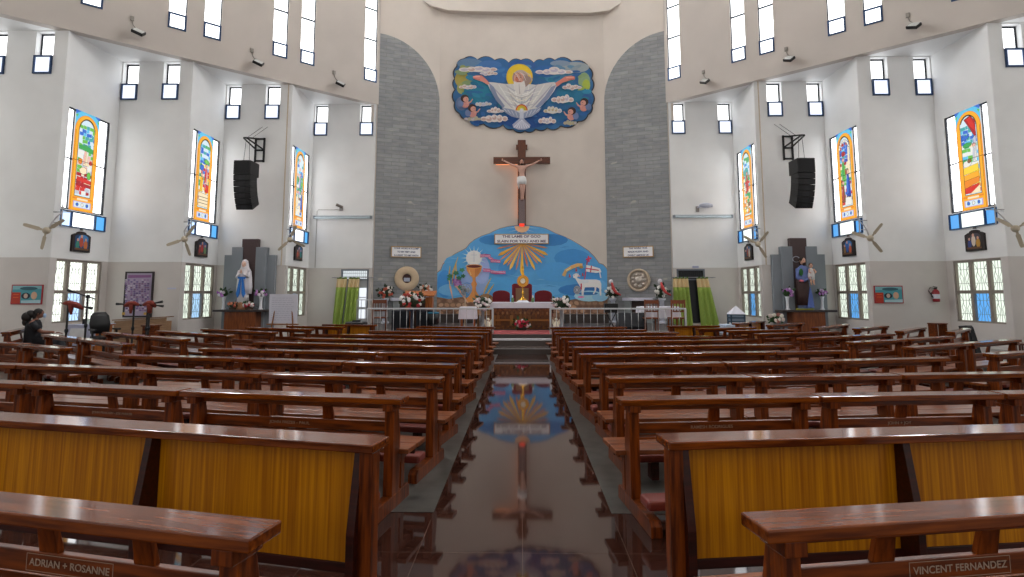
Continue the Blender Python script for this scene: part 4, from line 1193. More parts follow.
b.box(-.13, .13, -.205, -.15, 1.08, 1.15); b.build('sash', paint('2a78d0', .5), bd)
b = MB()
for s in (-1, 1):
    b.tube([(s * .17, -.02, 1.36), (s * .2, -.12, 1.14), (s * .04, -.22, 1.26)], [.055, .05, .03], 8)
b.build('sleeves', paint('e0dbe0', .5, 0, .03), bd, True)
b = MB()
for s in (-1, 1):
    b.ell((s * .018, -.235, 1.31), .016, .03, .05, 8, 6)
    for k in range(4): b.tube([(s * .014, -.255 + .014 * k, 1.34), (s * .008, -.255 + .012 * k, 1.42 - .008 * abs(k - 1))], [.008, .006], 6)
    b.tube([(s * .024, -.25, 1.29), (s * .02, -.275, 1.33)], [.009, .007], 6)
b.build('hands', paint('e0b8a4', .5, 0, 0), bd, True)
for x, lab, sd in ((-.72, 'left', 2), (.60, 'right', 3)):
    vase_with_flowers((XL + x, WY - .44, 1.02), 'white vase of purple and white flowers %s of the Marian statue' % lab, seed=sd)
for x, cols, lab, sd in ((-.3, ('c87a5a', 'a8503c', '4a3a30'), 'low planter of orange and dark flowers at the feet of the Marian statue', 4), (.27, ('ece8e8', 'b83040', 'f0e0e0'), 'low arrangement of white and red flowers right of the Marian statue', 5)):
    p = thing('flower_planter', (XL + x, WY - .60, 1.02), lab, 'flowers')
    b = MB(); b.rings([(0, 0, 0, .12, .08), (0, 0, .08, .16, .10)], 12); b.build('bowl', paint('5a4638', .6), p)
    bouquet(p, (0, 0, .15), .2, list(cols), 12, seed=sd, size=.05, leaf_size=.12, flat=.55)

st = thing('saint_statue', (XR - .02, WY - .46, 1.02), 'statue of a bearded saint in blue and brown holding a child on the shrine shelf', 'statue')
b = MB(); b.rings([(0, 0, 0, .3, .2), (0, 0, .05, .3, .2)], 18); b.build('base', paint('8a8a30', .6), st, True)
b = folds([(0, 0, .05, .22, .16), (0, 0, .3, .21, .155), (0, 0, .7, .2, .15), (0, 0, .95, .19, .14), (0, 0, 1.2, .2, .14), (0, 0, 1.45, .18, .12), (0, 0, 1.55, .07, .065)])
bd = b.build('figure', paint('6a7cb4', .5, 0, .05), st, True)
b = folds([(-.03, -.02, .16, .235, .165), (-.03, -.02, .5, .225, .165), (-.04, -.02, .9, .215, .155), (-.04, -.01, 1.06, .20, .145)], amp=.04)
b.build('mantle', paint('3c2624', .6), bd, True)
b = MB(); b.prism([(.0, .08), (.24, .08), (.2, .5), (.13, .8)], 'y', -.19, -.16); b.build('robe_panel', paint('5c72b8', .5), bd)
b = MB(); b.tube([(-.19, -.03, 1.42), (-.24, -.1, 1.12), (-.05, -.2, 1.0), (.08, -.2, 1.08)], [.07, .07, .05, .035], 10); b.tube([(.18, -.02, 1.42), (.24, -.1, 1.2), (.14, -.22, 1.1)], [.07, .065, .045], 10)
b.build('sleeves', paint('6476b0', .5), bd, True)
b = MB(); b.ell((-.15, -.19, 1.0), .1, .05, .05); b.build('pink_cuff', paint('c86a7a', .5), bd, True)
b = MB(); b.ell((-.13, -.14, 1.3), .07, .05, .13); b.build('lily_leaves', paint('2e6a34', .6), bd, True)
b = MB()
for k in range(4): b.tube([(.09 + .012 * k, -.225, 1.07 + .016 * k), (.13 + .012 * k, -.25, 1.1 + .016 * k)], [.012, .009], 6)
b.ell((.08, -.21, 1.08), .03, .02, .04); b.tube([(.07, -.22, 1.1), (.1, -.24, 1.14)], [.011, .009], 6)
b.build('hand', paint('d8a890', .5, 0, 0), bd, True)
head(bd, (-.01, -.02, 1.70), .13, paint('d8a890', .5, 0, 0), paint('2a1c16', .7), hair_len=1.1, beard=True, yaw=.3)
b = MB(); b.tube([(-.18 + .12 * math.cos(2 * PI * k / 16), .06, 1.76 + .1 * math.sin(2 * PI * k / 16)) for k in range(17)], .012, 6); b.build('halo', paint('b8bcc8', .3, .6), bd, True)
b = folds([(.2, -.16, 1.02, .1, .08), (.2, -.16, 1.2, .11, .09), (.2, -.16, 1.38, .08, .07), (.2, -.16, 1.44, .035, .035)], 24)
ch = b.build('child', paint('d8d4d4', .5, 0, .04), bd, True)
head(ch, (.2, -.17, 1.53), .085, paint('d8a890', .5, 0, 0), paint('3a261c', .7), yaw=-.2)
b = MB()
for s in (-1, 1): b.tube([(.2 + s * .07, -.2, 1.4), (.2 + s * .12, -.26, 1.3), (.2 + s * .06, -.3, 1.26)], [.03, .026, .02], 8); b.tube([(.2 + s * .04, -.2, 1.05), (.2 + s * .05, -.22, .92), (.2 + s * .05, -.26, .86)], [.04, .03, .022], 8)
b.build('child_limbs', paint('d8a890', .5, 0, 0), ch, True)
for x, lab, sd in ((-.60, 'left', 6), (.60, 'right', 7)):
    vase_with_flowers((XR + x, WY - .44, 1.02), 'white vase of purple flowers %s of the bearded saint statue' % lab, seed=sd, cols=('a86ab8', 'd8cce0', 'b884c4'))
p = thing('floor_bouquet', (XR - 1.25, WY - .9, 0), 'dark green plant with pale pink and white flowers on the floor by the right shrine', 'flowers')
b = MB(); b.rings([(0, 0, 0, .12, .12), (0, 0, .55, .16, .16)], 14); b.build('pot', paint('3c3430', .6), p)
bouquet(p, (0, 0, .72), .26, ['e8d8d0', 'f0ece0', 'b87a70'], 9, seed=8, size=.07)

# ------------------------------------------------------------------ wall and ceiling fittings
M_FAN = paint('b9ad98', .45, 0, .05)
def wall_fan(s, i, label, hub_off, angs, blen=.56, dx=0):
    X, Y = s * -PX[i + 1][0], PX[i + 1][1]
    wx = X - s * .26
    t = thing('wall_fan', (wx, Y, 3.86), label, 'fan', 'three-bladed wall fans')
    g = paint('a9a8a8', .5, 0, .05)
    b = MB(); b.tube([(0, -.02, -.36), (0, -.02, .30)], .017, 6); b.tube([(-.23, -.02, .06), (.23, -.02, .06)], .014, 6)
    for x in (-.2, .2): b.box(x - .05, x + .05, -.04, 0, .045, .075)
    b.build('wall_bracket', g, t)
    hub = Vector((hub_off[0] + dx, -.42, hub_off[1]))
    b = MB(); b.tube([(0, -.03, .04), (-s * -.10, -.10, -.12), (-s * -.13, -.18, -.26), tuple(hub + Vector((0, .06, .05)))], [.016, .018, .02, .022], 8); b.tube([(0, -.02, -.24), (-s * -.13, -.18, -.26)], .012, 6)
    b.build('arm', g, t, True)
    ax = Vector((-s * .25, -.9, -.30)).normalized()
    Q = ax.to_track_quat('Z', 'Y').to_matrix()
    b = MB(); b.rings([(0, 0, -.10, .05, .05), (0, 0, -.07, .09, .09), (0, 0, .0, .10, .10), (0, 0, .05, .07, .07), (0, 0, .07, .03, .03)], 14)
    b.v = [tuple(Q @ Vector(p) + hub) for p in b.v]; b.build('motor_hub', M_FAN, t, True)
    for a in angs:
        a = math.radians(a)
        d = Vector((math.cos(a), 0, math.sin(a))); d = (d - ax * d.dot(ax)).normalized(); n = ax.cross(d)
        b = MB()
        pr = []
        for r, wd, tw in ((.07, .025, 0), (.16, .03, .015), (.19, .05, .015), (blen * .9, .045, .012), (blen, .03, .01)):
            pr += [hub + d * r + n * wd + ax * tw, hub + d * r - n * wd - ax * tw]
        vs = pr + [p - ax * .008 for p in pr]; m_ = len(pr); fs = []
        for k in range(0, m_ - 2, 2):
            fs += [(k, k + 1, k + 3, k + 2), (m_ + k, m_ + k + 2, m_ + k + 3, m_ + k + 1), (k, k + 2, m_ + k + 2, m_ + k), (k + 1, m_ + k + 1, m_ + k + 3, k + 3)]
        fs += [(0, m_, m_ + 1, 1), (m_ - 2, m_ - 1, 2 * m_ - 1, 2 * m_ - 2)]
        b.add(vs, fs); b.build('blade', M_FAN, t)
    return t
wall_fan(-1, 0, 'three-bladed wall fan near the left picture edge, above the teal poster', (.05, -.53), (158, 33, 254), dx=-.13)
wall_fan(-1, 1, 'three-bladed wall fan left of the middle stained glass on the left wall', (.12, -.55), (198, 55, 285), dx=-.08)
wall_fan(-1, 2, 'three-bladed wall fan above the Marian shrine', (.24, -.36), (223, 68, 330), dx=-.2)
wall_fan(1, 2, 'three-bladed wall fan above the bearded saint shrine', (-.12, -.55), (150, 300, 55), dx=.1)
wall_fan(1, 1, 'three-bladed wall fan right of the middle stained glass on the right wall', (-.12, -.56), (162, 308, 58), dx=.2)
wall_fan(1, 0, 'three-bladed wall fan at the right picture edge', (-.05, -.53), (150, 290, 40), dx=.24)

def speaker_array(s, label):
    X, Y, zt = s * -9.72, 19.55, 6.20
    t = thing('line_array_speaker', (X, Y, zt), label, 'loudspeaker', 'hanging line array loudspeakers')
    b = MB(); b.box(-.30, .30, -.30, .36, -.50, 0); b.build('bass_cabinet', M_BLACK, t, bevel=.015)
    b = MB(); b.box(-.25, .25, -.305, -.298, -.46, -.04); b.build('bass_grille', paint('1b1b1e', .8), t)
    ang, y, z = 0.0, 0.0, -.50
    for k in range(6):
        ang = math.radians(4 + 4.6 * k)
        hgt = .185
        Rm = Matrix.Translation((0, y, z)) @ Matrix.Rotation(ang, 4, 'X')
        b = MB()
        pts = [(-.30, .004), (.24, .004), (.24, -hgt + .018), (-.30, -hgt - .004)]
        b.prism(pts, 'x', -.29, .29); b.v = [tuple(Rm @ Vector(p)) for p in b.v]
        c = b.build('speaker_cabinet', M_BLACK, t, bevel=.006)
        b = MB(); b.box(-.10, .10, -.306, -.298, -hgt + .01, -.01); b.v = [tuple(Rm @ Vector(p)) for p in b.v]; b.build('horn_grille', paint('26262a', .7), c)
        p = Rm @ Vector((-.0, -.0, -hgt)); y, z = p.y, p.z
    b = MB(); b.box(-.12, .12, -.1, .2, 0, .05)
    for x in (-.1, .1): b.tube([(x, .0, .05), (x * .6, .03, .84)], .008, 5)
    b.build('rigging', M_DARKMETAL, t)
    return t
speaker_array(-1, 'black curved line array loudspeaker hanging on the left wall')
speaker_array(1, 'black curved line array loudspeaker hanging on the right wall')
for s in (-1, 1):
    X = s * -9.62
    t = thing('speaker_bracket', (X - s * .1, WY, 6.42), 'black triangular steel wall bracket carrying the %s line array loudspeaker' % SIDE[s], 'bracket', 'speaker wall brackets')
    b = MB()
    for x in (-.16, .16): b.box(x - .03, x + .03, -.05, 0, .0, .92)
    for z in (.05, .45, .88): b.box(-.16, .16, -.05, 0, z - .03, z + .03)
    b.build('wall_frame', M_BLACK, t)
    b = MB()
    for x in (-.14, .14):
        b.tube([(x, -.03, .48), (x * .4 - s * .1, -.95, .66)], .028, 6); b.tube([(x, -.03, .88), (x * .4 - s * .1, -.95, .68)], .02, 6)
    b.tube([(-.06 - s * .1, -.95, .67), (.06 - s * .1, -.95, .67)], .03, 6); b.build('arm', M_BLACK, t)
    b = MB()
    for x in (-.2, .0): b.tube([(x - s * .05, -.6, .74), (x + s * .25, .0, 1.35)], .008, 5)
    b.build('guy_wire', M_DARKMETAL, t)

U0 = unit(PX[0], PX[4])[0]
for s in (-1, 1):
    for k, (u, lab) in enumerate(((1.67 + 3.34, 'nearest the camera'), (5.28 + 3.34, 'second from the camera'), (8.36 + 3.34, 'nearest the altar'))):
        x, y = PX[0][0] + U0[0] * u, PX[0][1] + U0[1] * u
        X = s * -x
        nx, ny = -s * -U0[1] * -1, -U0[0]
        nx = -s * U0[1]
        t = thing('floodlight', (X, y, 9.82), 'black floodlight on the %s upper wall, %s' % (SIDE[s], lab), 'floodlight', 'floodlights on the upper wall')
        t.rotation_euler = (0, 0, math.atan2(ny, nx) + PI / 2)
        Q = Matrix.Translation((0, -.28, -.06)) @ Matrix.Rotation(-.75, 4, 'X') @ Matrix.Rotation(.55, 4, 'Y')
        b = MB(); b.box(-.17, .17, -.05, .05, -.12, .12); b.v = [tuple(Q @ Vector(p)) for p in b.v]; b.build('housing', M_BLACK, t, bevel=.015)
        b = MB(); b.box(-.14, .14, -.056, -.048, -.09, .09); b.v = [tuple(Q @ Vector(p)) for p in b.v]; b.build('lens', paint('b8bab8', .2), t)
        b = MB(); b.tube([(0, 0, .05), (0, -.16, .02), (0, -.26, -.05)], .022, 6); b.box(-.05, .05, -.03, 0, .0, .12); b.build('bracket', M_DARKMETAL, t)
        b = MB(); b.tube([(0, -.03, .10), (-.12, -.03, .22), (-.16, -.02, .36)], .014, 6); b.box(-.21, -.11, -.05, 0, .36, .5); b.build('cable_box', paint('8d8780', .6), t)

def icon(s, i, label, cols):
    X, y0 = s * -PX[i + 1][0], PX[i + 1][1]
    yc = y0 + 1.04
    t = thing('framed_icon', (X, yc, 2.84), label, 'framed picture', 'arched framed pictures under the stained glass', math.pi / 2 if s < 0 else -math.pi / 2)
    w_, h_ = .36, .62
    arch = [(-w_, 0), (w_, 0), (w_, h_ * .8), (w_ * .7, h_ * .88)] + [(w_ * .5 * math.cos(a), h_ * .9 + .07 * math.sin(a)) for a in [PI * k / 8 for k in range(9)]] + [(-w_ * .7, h_ * .88), (-w_, h_ * .8)]
    b = MB(); b.prism(arch, 'y', -.07, 0); b.build('frame', paint('241c1c', .5), t, bevel=.008)
    b = MB(); b.prism([(-.05, h_ + .04), (.05, h_ + .04), (.02, h_ + .12), (-.02, h_ + .12)], 'y', -.05, -.01); b.build('crest', paint('6c6a66', .5), t)
    a = Art(lambda u, v, k: (u, -.071 - .001 * k, v)); c = [C_(x) for x in cols]
    a.poly([(-.27, .06), (.27, .06), (.27, h_ * .76), (.16, h_ * .84), (-.16, h_ * .84), (-.27, h_ * .76)], c[0])
    a.oval((.05, .40), .2, .13, c[1], 12); a.oval((-.02, .30), .08, .17, c[2], 10); a.oval((.15, .22), .08, .14, c[3], 10); a.oval((-.17, .2), .07, .14, c[4], 10)
    a.oval((-.02, .47), .045, .05, C_('d8a890'), 10); a.oval((.15, .38), .04, .045, C_('d0a088'), 10); a.oval((-.17, .36), .04, .045, C_('d0a088'), 10)
    a.poly([(-.27, .06), (.27, .06), (.27, .11), (-.27, .12)], C_('6a4a34'))
    a.done('picture', t)
icon(-1, 0, 'arched framed icon under the nearest left stained glass, blue sky with red figures', ('2c4a74', '4a8ac8', 'b04a34', 'c8703c', '3a8a7a'))
icon(-1, 1, 'arched framed icon under the middle left stained glass, dark red scene', ('2a2c3c', '3c5a88', 'a83c34', '6a8a5c', '8a3a3c'))
icon(-1, 2, 'arched framed icon under the left stained glass nearest the altar', ('3a3434', '3a7ab0', '9a5a44', '2f8a88', 'b0524a'))
icon(1, 2, 'arched framed icon under the right stained glass nearest the altar', ('2c2c34', '4a6a98', '9a5044', 'c8b8a8', '34485c'))
icon(1, 1, 'arched framed icon under the middle right stained glass, blue cloak', ('2a3448', '3a80c4', '2c5ca8', 'c05a3a', '8a6a3c'))
icon(1, 0, 'arched framed crucifixion icon under the nearest right stained glass', ('38302e', '4c4a54', 'd8c8b8', 'b88a3a', '3c4a88'))

W3 = PX[4][1]
for s in (-1, 1):
    t = thing('tube_light', (s * 7.25, W3, 4.66), 'unlit fluorescent tube fixture high on the %s white panel' % SIDE[s], 'tube light', 'fluorescent tube fixtures')
    b = MB(); b.box(-1.17, 1.17, -.07, 0, .0, .07); b.build('batten', paint('a9b4bc', .4), t, bevel=.01)
    b = MB(); b.tube([(-1.13, -.09, -.03), (1.13, -.09, -.03)], .03, 10); b.build('tube', paint('c4d4dc', .25), t, True)
    b = MB()
    for x in (-1.15, 1.15): b.box(x - .035, x + .035, -.12, -.0, -.06, .06)
    b.build('end_caps', paint('7a848c', .4), t)
t = thing('wall_spotlight', (-7.33, W3, 5.05), 'small dark swivel spot on the left white panel above the tube light', 'spotlight')
b = MB(); b.box(-.07, .07, -.05, 0, -.12, .02); b.build('wall_plate', paint('8c8a88', .5), t)
b = MB(); b.tube([(0, -.05, 0), (.02, -.2, .06)], .025, 6); b.tube([(.1, -.16, .0), (-.14, -.26, .10)], [.05, .06], 10); b.build('lamp_head', paint('6a625c', .4), t)
t = thing('security_camera', (7.05, W3, 4.95), 'white bullet camera on the right white panel above the tube light', 'camera')
b = MB(); b.box(-.06, .06, -.06, 0, -.1, .12); b.build('wall_plate', paint('8c8684', .5), t)
b = MB(); b.tube([(0, -.05, .06), (.08, -.14, .10)], .03, 8); b.ell((.30, -.16, .14), .28, .1, .10, 14, 8); b.ell((.52, -.16, .13), .06, .07, .07, 10, 6); b.build('camera_body', paint('b4b8c8', .35), t, True)
t = thing('wall_conduit', (-8.32, W3, 2.62), 'thin grey conduit pipe running down the left white panel', 'pipe')
b = MB(); b.tube([(1.0, -.02, 2.36), (.06, -.02, 2.36), (0, -.02, 2.30), (0, -.02, .0)], .015, 6); b.build('pipe', paint('b4b2b0', .5), t)
t = thing('wall_conduit', (-10.15 + .95, WY, 3.6), 'pale conduit pipe rising up the corner left of the altar', 'pipe')
b = MB(); b.tube([(.46, -.02, 6.3), (.46, -.02, -1.0)], .02, 6); b.build('pipe', paint('c8b8a4', .5), t)
t = thing('wall_conduit', (10.15 - .95, WY, 3.6), 'pale conduit pipe rising up the corner right of the altar', 'pipe')
b = MB(); b.tube([(-.46, -.02, 6.3), (-.46, -.02, -1.0)], .02, 6); b.build('pipe', paint('c8b8a4', .5), t)

# posters, extinguisher
def teal_poster(x, Y, label):
    t = thing('wall_poster', (x, Y, 1.27), label, 'poster')
    b = MB(); b.box(-.45, .45, -.03, 0, 0, .56); b.build('red_frame', paint('a02c34', .5), t)
    a = Art(lambda u, v, k: (u, -.031 - .0008 * k, v))
    a.poly([(-.42, .03), (.42, .03), (.42, .53), (-.42, .53)], C_('4a98a4')); a.poly([(-.42, .42), (.42, .44), (.42, .53), (-.42, .53)], C_('7fb4bc')); a.oval((.05, .45), .26, .05, C_('2e5c68'), 14)
    a.poly([(-.42, .03), (-.17, .03), (-.17, .34), (-.42, .34)], C_('b03420')); a.oval((-.02, .24), .13, .09, C_('20283c'), 16); a.oval((-.02, .24), .06, .07, C_('c8b0a0'), 12)
    a.oval((.22, .25), .09, .11, C_('d0a88c'), 12); a.poly([(-.14, .03), (.42, .03), (.42, .13), (-.14, .11)], C_('a8ccd4')); a.line([(-.38, .28), (-.22, .28)], .02, C_('d8602c')); a.line([(-.38, .2), (-.22, .2)], .02, C_('d8602c'))
    a.done('print', t)
teal_poster(-14.08, PX[1][1], 'teal poster in a red frame behind the seated woman')
teal_poster(11.62, PX[2][1], 'teal poster in a red frame beside the fire extinguisher')
t = thing('framed_poster', (-12.43, PX[2][1], .82), 'tall purple poster in a dark frame leaning on the left wall', 'poster')
b = MB()
for (x0, x1, z0, z1) in ((-.47, .47, 0, .05), (-.47, .47, 1.42, 1.47), (-.47, -.42, .05, 1.42), (.42, .47, .05, 1.42)): b.box(x0, x1, -.05, 0, z0, z1)
b.build('frame', paint('2e2428', .5), t)
a = Art(lambda u, v, k: (u, -.03 - .0008 * k, v)); rr = random.Random(11)
a.poly([(-.42, .05), (.42, .05), (.42, 1.42), (-.42, 1.42)], C_('a89cb4')); a.poly([(-.38, 1.26), (.38, 1.28), (.38, 1.36), (-.38, 1.36)], C_('8a5a8c'))
for r in range(17):
    for k in range(9): a.oval((-.36 + .09 * k + rr.uniform(-.015, .015), .22 + .061 * r), .04, .027, C_(rr.choice(['7a6496', '9a7aa4', 'b4a0bc', '6a5480', 'c8bccc', '8a6a88'])), 8)
for x in (-.36, .34): a.poly([(x - .05, .08), (x + .05, .08), (x + .05, .16), (x - .05, .16)], C_('c8a04a'))
a.done('print', t)
t = thing('paper_notice', (-11.37, PX[2][1], 1.72), 'small pale paper strip on the wall right of the purple poster', 'notice')
b = MB(); b.box(-.14, .14, -.006, 0, 0, .05); b.build('paper', paint('c4c8dc', .6), t)
t = thing('fire_extinguisher', (13.03, PX[2][1], 1.32), 'red fire extinguisher on the right wall beside the teal poster', 'fire extinguisher')
b = MB(); b.rings([(0, -.12, 0, .09, .09), (0, -.12, .03, .1, .1), (0, -.12, .32, .1, .1), (0, -.12, .38, .06, .06), (0, -.12, .40, .03, .03)], 16); b.build('cylinder', paint('8c1c28', .4), t, True)
b = MB(); b.rings([(0, -.12, .10, .102, .102), (0, -.12, .24, .102, .102)], 16, cap=False); b.build('label_band', paint('c8ccd8', .5), t, True)
b = MB(); b.box(-.03, .03, -.15, -.09, .40, .45); b.tube([(-.08, -.12, .48), (.06, -.12, .46)], .012, 6); b.build('valve', M_DARKMETAL, t)
b = MB(); b.tube([(-.03, -.12, .43), (-.17, -.12, .44), (-.22, -.12, .34), (-.12, -.13, .18), (-.1, -.13, .12)], .014, 6); b.build('hose', M_BLACK, t, True)
b = MB(); b.box(-.06, .06, -.03, 0, .15, .3); b.build('bracket', M_DARKMETAL, t)

# doorways with the green curtains
M_GREEN = paint('96ae52', .8, 0, .12)
def curtain(par, x0, x1, bx0, bx1, zt, zb, y, waves, name='curtain_panel', seed=0):
    def sheet(za, zb_, f0, f1, amp):
        n = waves * 8; vs = []; rows = 10
        for r in range(rows + 1):
            f = f0 + (f1 - f0) * r / rows; z = za + (zb_ - za) * r / rows
            l, rr_ = x0 + (bx0 - x0) * f, x1 + (bx1 - x1) * f
            for k in range(n + 1):
                t_ = k / n
                vs.append((l + (rr_ - l) * t_, y + (amp * (.7 + .5 * f)) * math.sin(2 * PI * waves * t_ + .6 * f + seed), z))
        fs = [(r * (n + 1) + k, r * (n + 1) + k + 1, (r + 1) * (n + 1) + k + 1, (r + 1) * (n + 1) + k) for r in range(rows) for k in range(n)]
        b = MB(); b.add(vs, fs); return b
    H = zt - zb; fb = .34 / H
    o = sheet(zt - .34, zb, fb, 1, .055).build(name, M_GREEN, par, True)
    o.modifiers.new('solid', 'SOLIDIFY').thickness = .008
    o2 = sheet(zt, zt - .34, 0, fb, .055).build('yellow_band', paint('e6cc9c', .8, 0, .06), o, True); o2.modifiers.new('solid', 'SOLIDIFY').thickness = .009
    o3 = sheet(zt + .07, zt, 0, 0, .07).build('ruffle', paint('54762a', .8, 0, .1), o, True); o3.modifiers.new('solid', 'SOLIDIFY').thickness = .009
for s in (-1, 1):
    dx0, dx1 = (-7.26, -6.15) if s < 0 else (6.15, 7.26)
    d = thing('door_%d' % (1 if s < 0 else 2), (0, W3, 0), 'door opening with grilled transom behind the %s green curtains' % SIDE[s], 'door'); d['kind'] = 'structure'
    fr = MB()
    for x in (dx0, dx1 - .06): fr.box(x, x + .06, -.02, .2, .0, 2.56)
    fr.box(dx0, dx1, -.018, .198, 2.5, 2.56); fr.box(dx0, dx1, -.018, .198, 2.12, 2.17); fr.build('door_frame', paint('6f7680', .5), d)
    gl = MB()
    for k in range(13): gl.box(dx0 + .06 + k * .082 - .006, dx0 + .06 + k * .082 + .006, .03, .05, 2.17, 2.5)
    for z in (2.27, 2.40): gl.box(dx0 + .06, dx1 - .06, .032, .048, z - .008, z + .008)
    gl.build('transom_grille', paint('7c8288' if s < 0 else '24262a', .5), d)
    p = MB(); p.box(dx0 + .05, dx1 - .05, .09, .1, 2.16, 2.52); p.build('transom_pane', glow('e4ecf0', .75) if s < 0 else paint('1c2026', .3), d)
    if s < 0:
        lf = MB(); lf.box(dx0 + .06, dx1 - .06, .06, .1, .0, 2.12); lf.build('door_leaf', paint('c8ccd4', .5), d)
        lf = MB()
        for z in (.9, 1.35, 1.75): lf.box(-6.52, -6.24, .05, .06, z - .3, z + .06)
        lf.build('glazed_panel', glow('e8eef6', .85), d)
    else:
        lf = MB(); lf.box(dx0 - .1, dx1 + .1, .6, .65, 0, 2.6); lf.build('dark_void_panel', paint('16181c', .8), d)  # panel painted near black to stand for the unlit space behind
        lf = MB(); lf.box(6.62, 7.0, .05, .09, .0, 2.12); lf.build('door_leaf', paint('1e2026', .4), d)
        lf = MB(); lf.box(6.78, 7.02, -.03, -.001, 2.6, 2.68); o = lf.build('notice_plate', paint('a8b0cc', .5), d)
    # rod and curtains
    t = thing('curtain_rod', (0, W3 - .2, 2.22), 'curtain rod over the %s door' % SIDE[s], 'curtain rod', 'curtain rods')
    r_ = MB(); r_.tube([(dx0 - .3, 0, 0), (dx1 + .35, 0, 0)], .016, 8); r_.build('rod', paint('9a9aa0', .4, .5), t)
    r_ = MB()
    for x in (dx0 - .2, dx1 + .25): r_.box(x - .02, x + .02, 0, .2, -.02, .02)
    r_.build('rod_bracket', paint('8a8a90', .4, .5), t)
    spec = [(-7.36, -6.96, -7.52, -7.16, 2, 'narrow green curtain with yellow top, left one over the left door'), (-6.90, -6.46, -7.12, -6.60, 3, 'green curtain with yellow top, right one over the left door')] if s < 0 else \
           [(5.96, 6.54, 5.92, 6.72, 4, 'green curtain with yellow top, left one over the dark right door'), (6.88, 7.34, 7.02, 7.80, 3, 'flared green curtain with yellow top, right one over the dark right door')]
    for k, (x0, x1, b0_, b1_, wv, lab) in enumerate(spec):
        c = thing('curtain', (0, W3 - .2, 0), lab, 'curtain', 'green curtains at the doors')
        curtain(c, x0, x1, b0_, b1_, 2.17, .04, -.0, wv, seed=k)

# ------------------------------------------------------------------ sanctuary
PZ = .42
def on_platform(px, Y): p = at(px, 300, Y); return p.x
t = thing('altar_table', (0, 18.8, PZ + .008 * 0), 'carved brown altar table with white cloth top', 'altar')
b = MB(); b.box(-1.05, .98, -.0, .75, .0, .80); b.build('body', M_CARVED, t, bevel=.02)
a = Art(lambda u, v, k: (u, -.004 - .004 * k, v)); rr = random.Random(5)
for k in range(13):
    x = -.92 + k * .145
    a.poly([(x - .06, .12), (x + .06, .12), (x + .05, .46), (x - .05, .46)], C_(rr.choice(['8a5424', '6a3c18', '9a6430', '7a4a20']))); a.oval((x, .53), .035, .05, C_(rr.choice(['a06a38', '84501f'])), 10)
a.poly([(-.98, .27), (.92, .27), (.92, .33), (-.98, .33)], C_('9a6228'))
a.done('carved_relief', t)
b = MB(); b.box(-1.14, 1.05, -.1, .82, .80, .86); b.build('table_top', M_CARVED, t)
b = MB(); b.box(-1.02, 1.03, -.125, .84, .69, .872); b.box(-1.16, 1.07, -.12, .83, .862, .876); b.v = [(x * 1.03, y, z) for x, y, z in b.v]
o = b.build('altar_cloth', M_CLOTH, loc=(0, 18.8, PZ)); tag(o, 'white cloth covering the altar table', 'tablecloth')
TZ = PZ + .876
t = thing('monstrance', (0.03, 18.95, TZ), 'golden monstrance with round sunburst standing on the altar', 'monstrance')
b = MB(); b.rings([(0, 0, 0.07, .13, .13), (0, 0, .10, .12, .12), (0, 0, .14, .04, .04), (0, 0, .26, .022, .022), (0, 0, .30, .05, .05), (0, 0, .34, .022, .022), (0, 0, .50, .02, .02)], 16); b.build('stem', M_GOLD, t, True)
b = MB(); cz_ = .70
b.prism([(.205 * math.cos(2 * PI * k / 32) * (1 if k % 2 else .92), cz_ + .205 * math.sin(2 * PI * k / 32) * (1 if k % 2 else .92)) for k in range(32)], 'y', -.02, .02); b.build('sunburst', paint('d89a3c', .3, .4, .1), t)
b = MB(); b.tube([(.1 * math.cos(2 * PI * k / 24), -.03, cz_ + .1 * math.sin(2 * PI * k / 24)) for k in range(25)], .016, 8); b.build('ring', M_GOLD, t, True)
b = MB(); b.prism([(.085 * math.cos(2 * PI * k / 20), cz_ + .085 * math.sin(2 * PI * k / 20)) for k in range(20)], 'y', -.035, -.02); b.build('host', paint('f4f0e4', .4, 0, 0), t)
b = MB(); b.prism([(-.035, cz_ + .19), (.035, cz_ + .19), (.10, 1.18), (-.10, 1.18)][::1] and [(-.05, cz_ + .19), (.05, cz_ + .19), (.02, cz_ + .36), (-.02, cz_ + .36)], 'y', -.012, .012); b.box(-.012, .012, -.01, .01, cz_ + .34, cz_ + .5); b.box(-.05, .05, -.01, .01, cz_ + .42, cz_ + .444); b.build('cross', M_GOLD, t)
b = MB(); b.rings([(0, 0, 0, .21, .16), (0, 0, .02, .2, .15), (0, 0, .055, .15, .12), (0, 0, .07, .13, .11)], 20); o = b.build('folded_cloth', M_CLOTH, loc=(.03, 18.95, TZ)); tag(o, 'folded white cloth under the golden monstrance', 'cloth')
for x, lab in ((-.31, 'left'), (.36, 'right')):
    t = thing('altar_cruet', (x, 18.95, TZ), 'small green and white candle jar %s of the monstrance' % lab, 'candle', 'candle jars on the altar')
    b = MB(); b.rings([(0, 0, 0, .045, .045), (0, 0, .12, .05, .05), (0, 0, .15, .03, .03)], 12); b.build('jar', paint('5c7a4c', .4), t, True)
    b = MB(); b.rings([(0, 0, .15, .022, .022), (0, 0, .23, .02, .02)], 10); b.build('candle', M_WHITE, t, True)
M_VELVET = paint('6e1420', .75, 0, .12)
